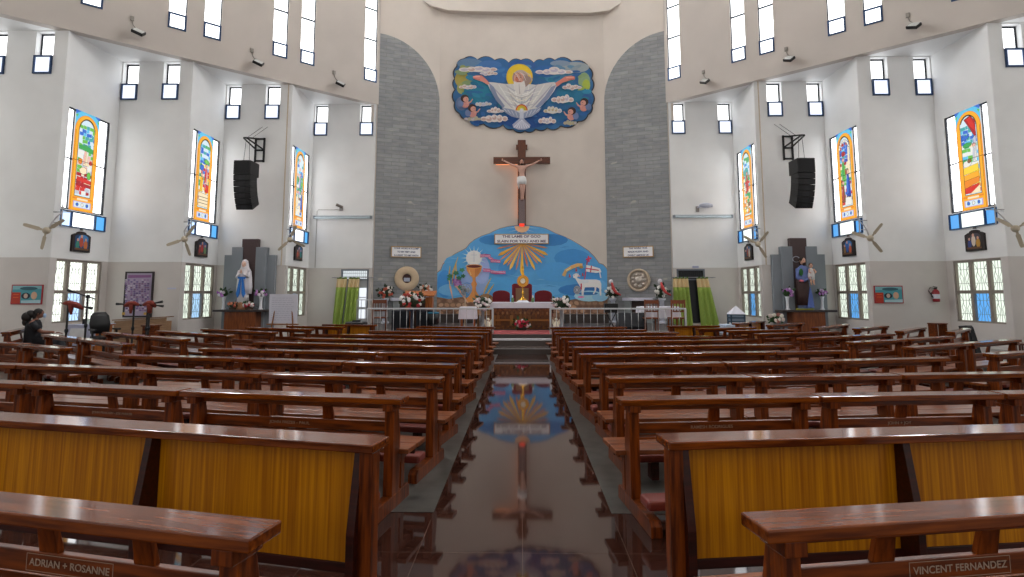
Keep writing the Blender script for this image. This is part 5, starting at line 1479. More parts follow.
def throne(x, w_, zt, round_, label, inner=False):
    t = thing('sanctuary_chair', (x, 20.4, PZ), label, 'chair')
    b = MB()
    if round_:
        pts = [(-w_, .5), (w_, .5), (w_, zt - .14)] + [(w_ * math.cos(a), zt - .14 + .14 * math.sin(a)) for a in [PI * k / 10 for k in range(11)]] + [(-w_, zt - .14)]
    else: pts = [(-w_, .45), (w_, .45), (w_, zt - .05), (w_ * .8, zt), (-w_ * .8, zt), (-w_, zt - .05)]
    b.prism(pts, 'y', 0, .1); b.build('backrest', M_VELVET, t, bevel=.02)
    if inner: b = MB(); b.box(-w_ * .62, w_ * .66, -.02, 0, .5, zt - .16); b.build('tan_inset', paint('8a6a50', .8), t)
    b = MB(); b.box(-w_, w_, -.5, 0, .36, .48); b.build('seat', M_VELVET, t, bevel=.02)
    for sx in (-1, 1):
        for y in (-.46, .06):
            b = MB(); b.box(sx * (w_ - .05) - .03, sx * (w_ - .05) + .03, y - .03, y + .03, 0, .36); b.build('leg', paint('3a1c10', .5), t)
        b = MB(); b.box(sx * w_ - .05, sx * w_ + .05, -.48, 0, .62, .70); b.box(sx * w_ - .03, sx * w_ + .03, -.46, -.40, .48, .62); b.build('armrest', paint('4a2416', .5), t, bevel=.01)
throne(0.0, .36, 1.52, False, 'tall dark red chair with tan back behind the altar', True)
throne(-.74, .31, 1.28, True, 'lower round-backed red chair left of the tall chair')
throne(.76, .31, 1.28, True, 'lower round-backed red chair right of the tall chair')
for sx, lab in ((-1.27, 'left'), (1.27, 'right')):
    t = thing('altar_flowers', (sx, 18.6, PZ), 'stand of white flowers with dark leaves at the %s end of the altar' % lab, 'flowers')
    b = MB(); b.rings([(0, 0, 0, .13, .13), (0, 0, .03, .12, .12), (0, 0, .06, .05, .05), (0, 0, .58, .05, .05), (0, 0, .62, .12, .12)], 14); b.build('stand', paint('8c8f94', .5), t, True)
    bouquet(t, (0, -.02, .84), .30, ['f0eeea', 'e6e2e0', 'f0eeea', 'c8b0b8'], 20, seed=20 + int(sx * 3), size=.05, leaf='26402a')
    t = thing('angel_figurine', (sx * .85, 18.25, PZ), 'small white kneeling figurine by the %s front foot of the altar' % lab, 'figurine')
    b = MB(); b.rings([(0, 0, 0, .11, .09), (0, 0, .06, .11, .09), (0, 0, .14, .08, .07), (0, 0, .24, .06, .05), (0, 0, .29, .025, .025)], 14); b.ell((0, 0, .34), .045, .045, .055, 12, 8); b.build('figure', paint('e0dcc8', .5), t, True)
    for k in (-1, 1):
        b = MB(); b.prism([(k * .02, .24), (k * .11, .36), (k * .13, .22), (k * .05, .12)], 'y', .03, .05); b.build('wing', paint('e0dcc8', .5), t)
t = thing('floor_flowers', (-.02, 18.3, PZ), 'red and white bouquet on the floor before the altar', 'flowers')
b = MB(); b.rings([(0, 0, 0, .15, .1), (0, 0, .08, .18, .12)], 14); b.build('tray', paint('3c3a34', .6), t)
bouquet(t, (0, 0, .19), .25, ['a01c38', 'e8e4e4', 'b82a48', 'a01c38'], 24, seed=31, size=.05, flat=.6)
t = thing('round_backed_chair', (-1.32, 20.9, PZ), 'tan round-backed wicker chair behind the left altar flowers', 'chair')
b = MB(); b.prism([(-.3, .4), (.3, .4), (.3, .9)] + [(.3 * math.cos(a), .9 + .26 * math.sin(a)) for a in [PI * k / 10 for k in range(1, 10)]] + [(-.3, .9)], 'y', 0, .06); b.build('backrest', paint('a88058', .7), t)
b = MB(); b.box(-.3, .3, -.45, 0, .36, .42); b.build('seat', paint('9a7450', .7), t)
for sx in (-.26, .26):
    for y in (-.4, .02):
        b = MB(); b.box(sx - .025, sx + .025, y - .025, y + .025, 0, .36); b.build('leg', paint('7a5638', .6), t)

def rail(xs, label, dense):
    x0, x1 = xs
    t = thing('altar_rail', ((x0 + x1) / 2, 16.6, PZ), label, 'railing', 'white altar rails')
    h = (x1 - x0) / 2
    b = MB(); b.box(-h, h, -.025, .025, .70, .745); b.build('top_rail', M_STEEL, t, bevel=.008)
    b = MB(); b.box(-h, h, -.015, .015, .06, .09); b.build('bottom_rail', M_STEEL, t)
    for x in (-h + .02, h - .02):
        b = MB(); b.box(x - .028, x + .028, -.028, .028, 0, .72); b.build('post', M_STEEL, t, bevel=.006)
    bal = MB(); bal.tube([(0, 0, .09), (0, 0, .70)], .009, 6); me = bal.mesh('baluster', M_STEEL, True)
    n = int((x1 - x0) / .19)
    for k in range(1, n):
        o = bpy.data.objects.new('baluster', me); COL.objects.link(o); o.parent = t; o.location = (-h + (x1 - x0) * k / n, 0, 0)
rail((-4.5, -.83), 'white metal altar rail left of the steps opening', True)
rail((.80, 4.72), 'white metal altar rail right of the steps opening', True)

t = thing('lectern', (-3.2, 17.85, PZ), 'wooden lectern standing behind the left altar rail', 'lectern')
b = MB(); b.box(-.45, .45, -.22, .22, 0, .06); b.build('base', M_OAK, t, bevel=.01)
b = MB(); b.box(.2, .42, -.15, .15, .06, 1.05); b.build('side_panel', M_OAK, t, bevel=.01)
b = MB(); b.box(-.42, -.2, -.15, .15, .06, 1.05); b.build('side_panel', M_OAK, t, bevel=.01)
b = MB(); b.box(-.2, .2, -.13, -.1, .06, 1.0); b.build('front_panel', paint('3a2216', .5), t)
b = MB(); b.prism([(-.26, 1.06), (.26, 1.2), (.26, 1.25), (-.26, 1.11)], 'x', -.5, .5); b.build('sloped_top', M_OAK, t, bevel=.01)
t = thing('rail_flowers', (-3.26, 16.98, PZ), 'large arrangement of red and white flowers in front of the lectern', 'flowers')
b = MB(); b.rings([(0, 0, 0, .16, .16), (0, 0, .04, .15, .15), (0, 0, .1, .05, .05), (0, 0, .62, .05, .05), (0, 0, .7, .13, .13)], 14); b.build('stand', paint('2c3040', .5), t, True)
bouquet(t, (0, 0, .93), .37, ['f0ecec', 'b83c34', 'f2eeee', 'e8e4e0', 'a82c34'], 30, seed=41, size=.05, flat=.65, leaf='34402a')
for x, lab in ((-3.66, 'left'), (-2.92, 'right')):
    t = thing('floor_speaker', (x, 17.25, PZ), 'dark navy speaker box behind the left altar rail, %s one' % lab, 'loudspeaker', 'navy speaker boxes')
    b = MB(); b.box(-.24, .24, -.15, .15, 0, .66); b.build('cabinet', paint('161b28', .5), t, bevel=.012)
    b = MB(); b.box(-.2, .2, -.157, -.149, .05, .61); b.build('grille', paint('10131c', .8), t)
t = thing('waste_bin', (-2.62, 16.95, PZ), 'small black bin with blue rim behind the left altar rail', 'bin')
b = MB(); b.rings([(0, 0, .25, .14, .14), (0, 0, .58, .17, .17)], 14); b.build('bin_body', M_BLACK, t, True)
b = MB(); b.rings([(0, 0, .57, .175, .175), (0, 0, .61, .175, .175)], 14); b.build('rim', paint('2c7a98', .5), t, True)
b = MB(); b.rings([(0, 0, 0, .13, .13), (0, 0, .02, .13, .13), (0, 0, .04, .03, .03), (0, 0, .25, .03, .03)], 12); b.build('stand', M_BLACK, t, True)
t = thing('credence_table', (-1.72, 18.3, PZ), 'small side table under a white cloth left of the altar', 'table')
b = MB(); b.box(-.24, .24, -.2, .2, .70, .73); b.build('table_top', M_OAK, t)
for sx in (-.2, .2):
    for y in (-.16, .16):
        b = MB(); b.box(sx - .02, sx + .02, y - .02, y + .02, 0, .70); b.build('leg', M_OAK, t)
b = MB(); b.add([(x, y, z) for z, k in ((.745, 1.0), (.70, 1.06), (.36, 1.16)) for x, y in ((-.25 * k, -.21 * k), (-.08 * k, -.235 * k), (.08 * k, -.215 * k), (.25 * k, -.21 * k), (.25 * k, .21 * k), (-.25 * k, .21 * k))], [(0, 1, 2, 3, 4, 5)] + [(r * 6 + k, r * 6 + (k + 1) % 6, (r + 1) * 6 + (k + 1) % 6, (r + 1) * 6 + k) for r in range(2) for k in range(6)])
o = b.build('table_cloth', M_CLOTH, loc=(-1.72, 18.3, PZ)); tag(o, 'white cloth draped over the small table left of the altar', 'tablecloth')
t = thing('pedestal_fan', (-1.95, 19.6, PZ), 'grey pedestal fan in front of the painted chalice', 'fan')
b = MB(); b.rings([(0, 0, 0, .2, .2), (0, 0, .03, .18, .18), (0, 0, .05, .03, .03)], 16); b.build('base', paint('b8bcc0', .5), t, True)
b = MB(); b.tube([(0, 0, .05), (0, 0, 1.2)], .018, 8); b.build('pole', paint('c8b49c', .5), t)
b = MB()
for k in range(3): b.tube([(.07 * (k + 1) * math.cos(2 * PI * j / 20), -.1 + .012 * k, 1.28 + .07 * (k + 1) * math.sin(2 * PI * j / 20)) for j in range(21)], .007, 5)
for j in range(10): b.tube([(0, -.11, 1.28), (.21 * math.cos(2 * PI * j / 10), -.076, 1.28 + .21 * math.sin(2 * PI * j / 10))], .005, 4)
b.build('cage', paint('8c9096', .4, .3), t)
b = MB(); b.ell((0, -.02, 1.28), .06, .1, .06, 12, 8); b.build('motor', paint('70757c', .5), t, True)
for j in range(3):
    b = MB(); a_ = 2 * PI * j / 3; b.ell((.1 * math.cos(a_), -.07, 1.28 + .1 * math.sin(a_)), .08, .008, .08, 10, 6); b.build('blade', paint('aab4c0', .4), t, True)

# stone side altars
def side_altar(s, label, openings):
    p = on_stone(s, .5, 0, 0)
    t = thing('side_altar', (p.x, p.y, PZ), label, 'side altar', None, ANG[s])
    b = MB(); b.box(-.62, .62, -.42, -.03, .88, 1.0); b.build('shelf', paint('d4d4e4', .5), t, bevel=.01)
    for x in (-.42, .42): b = MB(); b.box(x - .13, x + .13, -.36, -.03, 0, .88); b.build('pier', paint('8f9698', .6), t)
    b = MB(); b.box(-.29, .29, -.10, -.03, 0, .88); b.build('door_panel', paint('44302c', .5), t)
side_altar(-1, 'white shelf side altar under the ring on the left stone wall', 0)
side_altar(1, 'white shelf side altar with dark door on the right stone wall', 0)
p = on_stone(-1, .51, 2.20)
t = thing('stone_ring', p, 'cream stone ring with a small niche on the left stone wall', 'wall ornament', None, ANG[-1])
b = MB(); n = 40; vs = []
for r_, y in ((.19, -.0), (.19, -.10), (.23, -.13), (.46, -.11), (.50, -.07), (.50, .0)):
    vs += [(r_ * math.cos(2 * PI * k / n), y, r_ * math.sin(2 * PI * k / n)) for k in range(n)]
b.add(vs, [(i * n + k, i * n + (k + 1) % n, (i + 1) * n + (k + 1) % n, (i + 1) * n + k) for i in range(5) for k in range(n)]); b.build('ring', paint('cdb79a', .6), t, True)
b = MB(); b.prism([(.19 * math.cos(2 * PI * k / 24), .19 * math.sin(2 * PI * k / 24)) for k in range(24)], 'y', -.03, -.01); b.build('niche', paint('4a2a28', .5), t)
b = MB(); b.box(-.12, .12, -.06, -.03, -.12, .03); b.build('niche_panel', paint('a8b0c4', .4), t)
p = on_stone(1, .50, 2.13)
t = thing('metal_roundel', p, 'round embossed silver disc with cream rim on the right stone wall', 'wall ornament', None, ANG[1])
b = MB(); vs = []
for r_, y in ((.37, -.04), (.38, -.09), (.42, -.11), (.46, -.09), (.47, .0)):
    vs += [(r_ * math.cos(2 * PI * k / n), y, r_ * math.sin(2 * PI * k / n)) for k in range(n)]
b.add(vs, [(i * n + k, i * n + (k + 1) % n, (i + 1) * n + (k + 1) % n, (i + 1) * n + k) for i in range(4) for k in range(n)]); b.build('rim', paint('cbb9a2', .5), t, True)
b = MB(); b.prism([(.38 * math.cos(2 * PI * k / 30), .38 * math.sin(2 * PI * k / 30)) for k in range(30)], 'y', -.05, -.01)
rr = random.Random(9)
b.ell((0, -.05, .0), .16, .07, .17, 14, 8)
for k in range(9):
    a_ = 2 * PI * k / 9; b.ell((.25 * math.cos(a_), -.05, .25 * math.sin(a_)), rr.uniform(.06, .1), .05, rr.uniform(.06, .1), 10, 6)
b.build('embossed_disc', paint('c4bab0', .35, .45, .1), t, True)
def pillar_flowers(s, tt, off, ztop, cols, label, seed, ribbon=True, r=.28):
    p = on_stone(s, tt, PZ, off)
    t = thing('flower_pedestal', p, label, 'flower stand', 'flower stands by the stone walls', ANG[s])
    b = MB(); b.box(-.14, .14, -.14, .14, 0, .08); b.rings([(0, 0, .08, .10, .10), (0, 0, ztop - .12, .085, .085), (0, 0, ztop - .08, .13, .13), (0, 0, ztop - .02, .15, .15), (0, 0, ztop, .15, .15)], 16); b.build('pillar', paint('d4d8e6', .5), t, True)
    f = bouquet(t, (0, 0, ztop + r * .75), r, cols, 16, seed=seed, size=.06, flat=1.0, leaf='20361f', leaf_size=.18)
    if ribbon:
        b = MB(); b.tube([(-s * -.02, -.24, ztop + .62), (-s * -.08, -.28, ztop + .4), (s * .2, -.3, ztop + .22), (s * .38, -.24, ztop + .12)], [.04, .07, .06, .03], 6); b.build('red_spray', paint('c04040', .6), t, True)
        b = MB(); b.ell((s * -.02, -.2, ztop + .66), .09, .07, .10, 8, 6); b.build('white_spray', paint('dcd8e0', .6), t, True)
pillar_flowers(-1, .16, .55, .98, ['f0e8e4', 'c86a54', 'e8e4dc', 'b84c3c'], 'white pillar with white and red flowers left of the stone ring', 51, False)
pillar_flowers(-1, .78, .35, 1.06, ['f0e8e4', 'c07a5c', 'e8e4dc'], 'pillar with white and orange flowers right of the stone ring', 52, False)
pillar_flowers(1, .87, .55, .98, ['f0f0ea', 'e8e4e0', 'f4f2f0'], 'white pillar with red ribbon flowers left of the silver disc', 53)
pillar_flowers(1, .13, .55, .98, ['f0f0ea', 'e8e4e0', 'f4f2f0'], 'white pillar with red ribbon flowers right of the silver disc', 54)
for sx in (-1, 1):
    b = MB(); b.box(min(sx * 1.7, sx * 3.45), max(sx * 1.7, sx * 3.45), 22.9, 23.7, PZ, PZ + .34); o = b.build('sanctuary_ledge', paint('3a3230', .5)); tag(o, 'dark stone ledge under the %s painted rocks' % SIDE[sx], 'ledge')
    o['kind'] = 'structure'

def chair(x, y, z, rz, label, col='6a3416', group=None):
    t = thing('wooden_chair', (x, y, z), label, 'chair', group, rz)
    m = paint(col, .4, 0, .15)
    b = MB(); b.box(-.22, .22, -.22, .22, .42, .46); b.build('seat', m, t, bevel=.008)
    for sx in (-.19, .19):
        b = MB(); b.box(sx - .02, sx + .02, .17, .21, 0, .98); b.build('back_post', m, t)
        b = MB(); b.box(sx - .02, sx + .02, -.21, -.17, 0, .42); b.build('leg', m, t)
    b = MB(); b.box(-.2, .2, .175, .205, .86, .97); b.box(-.19, .19, .18, .2, .62, .66)
    for k in range(4): b.box(-.13 + k * .087 - .012, -.13 + k * .087 + .012, .182, .198, .66, .86)
    b.build('backrest', m, t)
    return t
chair(-4.28, 17.2, PZ, .3, 'brown wooden chair behind the left end of the altar rail')
t = thing('railing_gate', (-4.75, 17.8, PZ), 'short white metal railing by the left curtains', 'railing')
b = MB(); b.box(-.4, .4, -.02, .02, .95, .98)
for k in range(7): b.box(-.4 + k * .133 - .008, -.4 + k * .133 + .008, -.01, .01, 0, .95)
b.build('rail_frame', M_STEEL, t)
t = thing('side_table', (4.15, 17.6, PZ), 'table under a white cloth behind the right altar rail', 'table')
b = MB(); b.box(-.55, .55, -.3, .3, .72, .75); b.build('table_top', M_OAK, t)
for sx in (-.5, .5):
    for y in (-.25, .25):
        b = MB(); b.box(sx - .025, sx + .025, y - .025, y + .025, 0, .72); b.build('leg', M_OAK, t)
b = MB(); rng = [(-.58 + 1.16 * k / 12, -.33 - .02 * (k % 2)) for k in range(13)] + [(.58, .33), (-.58, .33)]; m_ = len(rng)
b.add([(x * k_, y * k_, z) for z, k_ in ((.765, 1), (.72, 1.03), (.42, 1.06)) for x, y in rng], [tuple(range(m_))] + [(r * m_ + k, r * m_ + (k + 1) % m_, (r + 1) * m_ + (k + 1) % m_, (r + 1) * m_ + k) for r in range(2) for k in range(m_)])
o = b.build('table_cloth', M_CLOTH, loc=(4.15, 17.6, PZ)); tag(o, 'white cloth over the table behind the right altar rail', 'tablecloth')
chair(3.78, 17.0, PZ, PI, 'brown chair before the white cloth table, left one', '7a3e1a', 'chairs before the white table')
chair(4.55, 17.0, PZ, PI, 'brown chair before the white cloth table, right one', '7a3e1a', 'chairs before the white table')
t = thing('floor_monitor', (3.25, 17.1, PZ), 'black wedge floor monitor behind the right altar rail', 'loudspeaker')
b = MB(); b.prism([(-.2, 0), (.22, 0), (.22, .56), (.0, .60), (-.2, .2)], 'x', -.42, .42); b.build('cabinet', paint('1a1d24', .5), t, bevel=.02)
b = MB(); b.rings([(0, -.112, .33, .01, .01)], 3); 
b = MB(); b.box(-.3, .3, -.215, -.2, .02, .18); b.build('grille', paint('0e1014', .8), t)
t = thing('keyboard_stand', (2.72, 17.6, PZ), 'small black box on a stand behind the right altar rail', 'stand')
b = MB(); b.box(-.2, .2, -.12, .12, .58, .86); b.build('box', M_BLACK, t, bevel=.01)
b = MB(); b.tube([(-.15, 0, 0), (.15, 0, .58)], .015, 6); b.tube([(.15, 0, 0), (-.15, 0, .58)], .015, 6); b.build('stand_legs', M_DARKMETAL, t)
t = thing('black_case', (at(357, 300, 15.0).x, 15.0, 0), 'black box standing in front of the left curtains', 'case')
b = MB(); b.box(-.25, .25, -.2, .2, 0, .84); b.build('case_body', M_BLACK, t, bevel=.04)
b = MB(); b.box(-.1, .1, -.04, .04, .84, .88); b.build('handle', M_DARKMETAL, t)

# ------------------------------------------------------------------ left corner
t = thing('flip_chart', (-6.09, 14.55, 0), 'white paper flip chart on an easel in front of the Marian shrine', 'flip chart')
b = MB(); b.box(-.36, .36, -.03, .0, .82, 1.56); b.v = [(x, y - .08 * (z - 1.2), z) for x, y, z in b.v]; b.v = [(x + .02 * (z - 1.2), y, z) for x, y, z in b.v]; b.build('paper_pad', paint('dde0ee', .7, 0, .02), t)
a = Art(lambda u, v, k: (u, -.06 - .001 * k - .08 * (v - 1.2) + .02, v)); rr = random.Random(2)
for r in range(11):
    v = 1.46 - r * .055; x = -.28
    while x < .24:
        l = rr.uniform(.03, .09); a.line([(x, v), (x + l, v + rr.uniform(-.004, .004))], .006, C_('9aa0b8')); x += l + .02
a.done('handwriting', t)
for x0, y0 in ((-.36, -.1), (.36, -.1), (0, .5)):
    b = MB(); b.tube([(x0, y0, 0), (x0 * .5, .02, 1.5)], .018, 6); b.build('leg', paint('8a5a34', .5), t)
b = MB(); b.box(-.4, .4, -.06, .02, .78, .81); b.build('tray', paint('8a5a34', .5), t)

t = thing('reception_counter', (-11.5, 17.5, 0), 'tan wooden counter below the purple poster', 'counter')
b = MB(); b.prism([(-1.05, 0), (.55, 0), (.55, .84), (-1.05, .74)], 'y', -.02, .02); b.build('front_panel', wood('counter_wood', '8a6a50', 'a88868', .5, .2), t)
b = MB(); b.prism([(-1.1, .75), (.6, .85), (.6, .88), (-1.1, .78)], 'y', -.06, .3); b.build('counter_top', wood('counter_top_wood', '7a5640', '9a7658', .5, .2), t)
for x in (-1.03, .53): b = MB(); b.box(x - .02, x + .02, .02, .28, 0, .74); b.build('side_panel', wood('counter_side_%d' % int(x * 10), '8a6a50', 'a88868', .5, .2), t)
t = thing('pulpit_box', (at(153, 300, 14.9).x, 14.9, 0), 'small brown wooden stand right of the tan counter', 'stand')
b = MB(); b.box(-.15, .15, -.13, .13, 0, .72); b.build('box', M_PEW, t, bevel=.01)
b = MB(); b.box(-.18, .18, -.16, .16, .72, .76); b.build('top', M_PEW, t, bevel=.01)
t = thing('office_desk', (at(94, 300, 15.4).x, 15.4, 0), 'desk under a pale cloth below the nearest left window', 'desk')
b = MB(); b.box(-.36, .36, -.35, .35, .70, .74); b.build('desk_top', M_OAK, t)
for sx in (-.31, .31): b = MB(); b.box(sx - .03, sx + .03, -.3, .3, 0, .70); b.build('side_panel', M_OAK, t)
b = MB(); b.box(-.39, .39, -.375, .37, .742, .755); b.box(-.39, .39, -.385, -.37, .2, .755); o = b.build('desk_cloth', paint('b0b4cc', .8), loc=(at(94, 300, 15.4).x, 15.4, 0)); tag(o, 'pale lilac cloth over the desk', 'tablecloth')
t = thing('desk_tray', (at(95, 300, 15.4).x, 15.4, .755), 'pale green paper pile on the desk', 'paper')
b = MB(); b.box(-.15, .15, -.1, .1, 0, .1); b.box(-.12, .14, -.09, .09, .1, .14); b.build('papers', paint('c4d0c8', .6), t)
t = thing('desk_speaker', (at(88, 300, 15.4).x, 15.4, .755), 'small black box left of the papers on the desk', 'box')
b = MB(); b.box(-.07, .07, -.06, .06, 0, .14); b.build('box', M_BLACK, t, bevel=.01)
t = thing('office_chair', (at(107, 300, 14.6).x, 14.6, 0), 'black high-backed office chair beside the desk', 'chair', None, 1.1)
b = MB(); b.rings([(0, .22, .55, .22, .05), (0, .25, .8, .25, .06), (0, .28, 1.0, .22, .05), (0, .29, 1.1, .14, .04)], 16); b.build('backrest', M_BLACK, t, True)
b = MB(); b.box(-.25, .25, -.26, .2, .42, .5); b.build('seat', M_BLACK, t, bevel=.03)
b = MB(); b.tube([(0, 0, .08), (0, 0, .42)], .03, 8); b.tube([(0, .2, .46), (0, .24, .7)], .025, 6); b.build('column', M_DARKMETAL, t)
for k in range(5):
    a_ = 2 * PI * k / 5; b = MB(); b.tube([(0, 0, .09), (.28 * math.cos(a_), .28 * math.sin(a_), .05)], .02, 6); b.ell((.28 * math.cos(a_), .28 * math.sin(a_), .03), .03, .03, .03, 8, 6); b.build('leg', M_DARKMETAL, t)
for sx in (-1, 1): b = MB(); b.box(sx * .28 - .03, sx * .28 + .03, -.15, .15, .64, .68); b.box(sx * .28 - .02, sx * .28 + .02, -.02, .02, .46, .64); b.build('armrest', M_BLACK, t)

M_REDCLOTH = paint('7a3026', .8, 0, .15)
def mic_stand(x, y, hgt, boom_dir, boom_len, label, cloth=True, rz=0):
    t = thing('microphone_stand', (x, y, 0), label, 'microphone stand', 'boom microphone stands', rz)
    b = MB(); b.tube([(0, 0, .1), (0, 0, hgt)], .022, 8); b.build('pole', M_BLACK, t)
    for k in range(3):
        a_ = 2 * PI * k / 3 + .4; b = MB(); b.tube([(0, 0, .26), (.24 * math.cos(a_), .24 * math.sin(a_), .02)], .014, 6); b.build('leg', M_BLACK, t)
    b = MB(); b.ell((0, 0, hgt * .55), .04, .04, .06, 8, 6); b.ell((0, 0, hgt), .045, .045, .05, 8, 6); b.build('clutch', M_DARKMETAL, t, True)
    e0 = Vector((-boom_dir[0], 0, -boom_dir[1])) * .22; e1 = Vector((boom_dir[0], 0, boom_dir[1])) * boom_len
    b = MB(); b.tube([e0 + Vector((0, 0, hgt)), e1 + Vector((0, 0, hgt))], .014, 6); b.build('boom', M_BLACK, t)
    b = MB(); d = Vector((boom_dir[0], 0, boom_dir[1])).normalized(); b.tube([e1 + Vector((0, 0, hgt)), e1 + d * .12 + Vector((0, 0, hgt)), e1 + d * .18 + Vector((0, 0, hgt))], [.018, .028, .034], 8); b.build('microphone', M_BLACK, t, True)
    if cloth:
        b = MB()
        pts = [e0 * .6 + Vector((0, 0, hgt)), Vector((0, 0, hgt + .03)), e1 * .5 + Vector((0, 0, hgt + .01)), e1 * .9 + Vector((0, 0, hgt - .04))]
        b.tube(pts, [.03, .06, .07, .035], 8)
        b.tube([e1 * .2 + Vector((0, -.02, hgt)), e1 * .25 + Vector((0, -.02, hgt - .22))], [.06, .025], 6)
        b.build('red_cover', M_REDCLOTH, t, True)
    return t
mic_stand(-10.35, 12.9, 1.33, (.9, -.15), .42, 'boom microphone stand with red cover in front of the nearest left window', True)
mic_stand(-10.22, 13.3, 1.5, (-.8, .25), .4, 'bare black boom microphone stand in front of the nearest left window', False)
mic_stand(-9.58, 14.0, 1.30, (-.9, .04), .30, 'boom stand with red cover before the purple poster, left one')
mic_stand(-9.42, 14.35, 1.30, (.75, -.1), .22, 'boom stand with red cover before the purple poster, middle one')
mic_stand(-9.24, 14.0, 1.31, (.9, .16), .2, 'boom stand with red cover before the purple poster, right one')
t = thing('music_case', (-10.9, 13.9, 0), 'open case with white sheets on a brown stool by the desk', 'case')
b = MB(); b.box(-.28, .28, -.2, .2, .38, .44); b.build('stool_top', M_OAK, t)
for sx in (-.24, .24):
    for y in (-.16, .16): b = MB(); b.box(sx - .02, sx + .02, y - .02, y + .02, 0, .38); b.build('leg', M_OAK, t)
b = MB(); b.box(-.2, .2, -.02, .0, .44, .72); b.v = [(x, y + .3 * (z - .44), z) for x, y, z in b.v]; b.build('sheet', paint('c8ccd0', .6), t)

# ------------------------------------------------------------------ seated woman
wang = math.atan2(11.48 - 13.24, 11.51 - 10.44)
wt = thing('person', (-10.90, 12.40, 0), 'seated woman in black dress with pale blue face mask, dark hair tied back', 'person', None, wang)
N = {'pelvis': ((0, .17, .53), (.15, .12)), 'waist': ((0, .15, .70), (.115, .09)), 'chest': ((0, .17, .88), (.14, .10)), 'neck': ((0, .20, 1.01), .045), 'skull': ((0, .22, 1.08), .05)}
E_ = [('pelvis', 'waist'), ('waist', 'chest'), ('chest', 'neck'), ('neck', 'skull')]
for s, (el, wr) in ((-1, ((-.20, .22, .68), (-.10, .40, .60))), (1, ((.21, .34, .74), (.22, .58, .72)))):
    N['sh%d' % s] = ((s * .165, .16, .93), .055); N['el%d' % s] = (el, .042); N['wr%d' % s] = (wr, .028)
    N['hip%d' % s] = ((s * .09, .24, .51), .085); N['kn%d' % s] = ((s * .10, .56, .50), .062); N['an%d' % s] = ((s * .10, .54, .10), .038); N['to%d' % s] = ((s * .10, .66, .045), .032)
    E_ += [('chest', 'sh%d' % s), ('sh%d' % s, 'el%d' % s), ('el%d' % s, 'wr%d' % s), ('pelvis', 'hip%d' % s), ('hip%d' % s, 'kn%d' % s), ('kn%d' % s, 'an%d' % s), ('an%d' % s, 'to%d' % s)]
SK2 = paint('7a5040', .55, 0, .05)
bd = skin_body('body', N, E_, SK2, wt, 'pelvis')
hd = head(bd, (0, .24, 1.13), .105, SK2, paint('16100e', .6), yaw=PI, hair_len=1.15, tilt=.12)
b = MB(); b.ell((0, .345, 1.085), .06, .03, .05, 12, 8); b.build('face_mask', paint('a8c4e4', .6), hd, True)
b = MB(); b.ell((0, .10, 1.12), .08, .09, .09, 12, 8); b.ell((0, .035, 1.06), .09, .095, .11, 12, 8); b.ell((0, .02, .95), .06, .06, .09, 10, 6); b.build('ponytail', paint('16100e', .6), hd, True)
M_DRESS = paint('15161c', .8, 0, .15)
b = MB(); b.rings([(0, .20, .42, .23, .18), (0, .18, .55, .20, .165), (0, .155, .70, .17, .145), (0, .17, .85, .195, .15), (0, .175, .93, .20, .125), (0, .19, .995, .09, .08)], 18)
b.build('dress_bodice', M_DRESS, bd, True)
b = MB(); b.tube([(0, .2, .52), (0, .45, .53), (0, .62, .50), (0, .66, .40), (0, .64, .22)], [.17, .17, .15, .15, .17], 14); b.v = [(x * 1.25, y, z) for x, y, z in b.v]; b.build('dress_skirt', M_DRESS, bd, True)
b = MB()
b.tube([(-.16, .16, .93), (-.195, .20, .74)], [.075, .07], 10); b.tube([(.16, .16, .93), (.20, .29, .78)], [.075, .07], 10); b.build('sleeves', M_DRESS, bd, True)
for s, wr, d in ((-1, Vector((-.10, .40, .60)), Vector((.5, .8, -.3))), (1, Vector((.22, .58, .72)), Vector((0, 1, -.15)))):
    d.normalize(); sd = d.cross(Vector((0, 0, 1))).normalized()
    f = MB(); f.ell(wr + d * .05, .034, .042, .018, 10, 6)
    for k in range(4):
        p0 = wr + d * .08 + sd * (-.027 + .018 * k); f.tube([p0, p0 + d * .035 + Vector((0, 0, -.004)), p0 + d * (.06 - .006 * abs(k - 1.3)) + Vector((0, 0, -.016))], [.009, .0085, .006], 6)
    q = wr + d * .03 + sd * (.035 * s); f.tube([q, q + d * .03 + sd * .02 * s, q + d * .055 + sd * .022 * s], [.01, .009, .007], 6)
    f.build('hand', SK2, bd, True)
b = MB()
for s in (-1, 1): b.ell((s * .10, .60, .05), .05, .12, .05, 10, 6)
b.build('shoes', paint('1a1718', .5), bd, True)

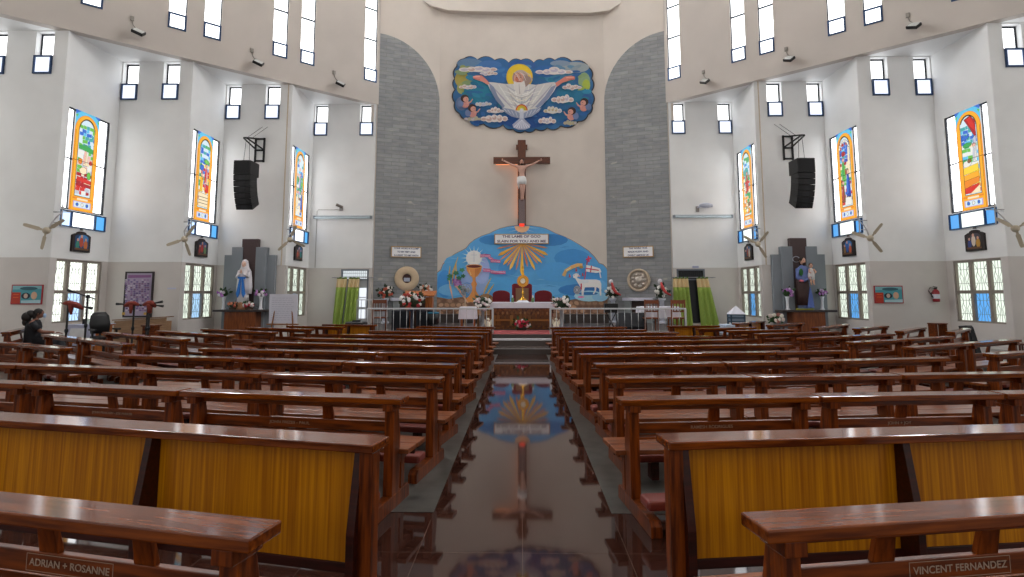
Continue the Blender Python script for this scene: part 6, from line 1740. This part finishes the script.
# ------------------------------------------------------------------ right side
t = thing('slatted_stand', (at(935.5, 300, 14.8).x, 14.8, 0), 'small wooden stand with slatted front by the right wall', 'stand')
b = MB(); b.box(-.17, .17, -.14, .14, .80, .83); b.build('top', M_PEW, t, bevel=.01)
for sx in (-.13, .13): b = MB(); b.box(sx - .025, sx + .025, -.12, .12, 0, .80); b.build('side_post', M_PEW, t)
for k in range(4): b = MB(); b.box(-.08 + k * .053 - .01, -.08 + k * .053 + .01, -.1, -.07, .08, .80); b.build('slat', M_PEW, t)
b = MB(); b.box(-.11, .11, -.1, .1, .04, .08); b.build('bottom_rail', M_PEW, t)
t = thing('wedge_monitor', (at(971, 300, 14.2).x, 14.2, 0), 'black angled floor loudspeaker under the nearest right window', 'loudspeaker', None, .35)
b = MB(); b.prism([(-.10, 0), (.12, 0), (.28, .78), (.08, .80)], 'x', -.11, .11); b.build('cabinet', M_BLACK, t, bevel=.02)
b = MB(); b.prism([(-.105, .06), (-.085, .06), (.075, .76), (.055, .76)], 'x', -.09, .09); b.build('grille', paint('16181c', .8), t)
chair(11.4, 13.1, 0, -2.4, 'wooden chair under the nearest right window sill', '4a2414')
t = thing('side_table', (at(743, 300, 17.2).x, 17.2, 0), 'low table under a pale blue cloth before the blue paned window', 'table')
b = MB(); b.box(-.6, .6, -.3, .3, .62, .65); b.build('table_top', M_OAK, t)
for sx in (-.55, .55):
    for y in (-.26, .26): b = MB(); b.box(sx - .025, sx + .025, y - .025, y + .025, 0, .62); b.build('leg', M_OAK, t)
b = MB(); b.box(-.63, .63, -.33, .33, .652, .665); b.box(-.63, .63, -.335, -.325, .2, .66); b.box(-.635, -.625, -.33, .33, .2, .66); o = b.build('table_cloth', paint('b8c8dc', .8), loc=(at(743, 300, 17.2).x, 17.2, 0)); tag(o, 'pale blue cloth over the low table by the blue paned window', 'tablecloth')
t = thing('collection_box', (at(735.5, 300, 18.3).x, 18.3, 0), 'blue slatted box with a pointed white cloth on top by the right window', 'box')
b = MB()
for z in (.70, .82, .92): b.box(-.23, .23, -.17, .17, z - .02, z + .02)
for sx in (-.21, .21):
    for y in (-.15, .15): b.box(sx - .02, sx + .02, y - .02, y + .02, 0, .94)
b.build('slatted_frame', paint('3c5468', .5), t)
b = MB(); b.box(-.2, .2, -.14, .14, .72, .90); b.build('inner_box', paint('8a98a8', .5), t)
b = MB(); b.add([(-.22, -.17, .96), (.22, -.17, .96), (.22, .17, .96), (-.22, .17, .96), (.0, 0, 1.2), (-.24, -.18, .93), (.24, -.18, .93), (.24, .18, .93), (-.24, .18, .93)], [(0, 1, 4), (1, 2, 4), (2, 3, 4), (3, 0, 4), (5, 6, 1, 0), (6, 7, 2, 1), (7, 8, 3, 2), (8, 5, 0, 3)]); b.build('white_cloth', M_CLOTH, t)
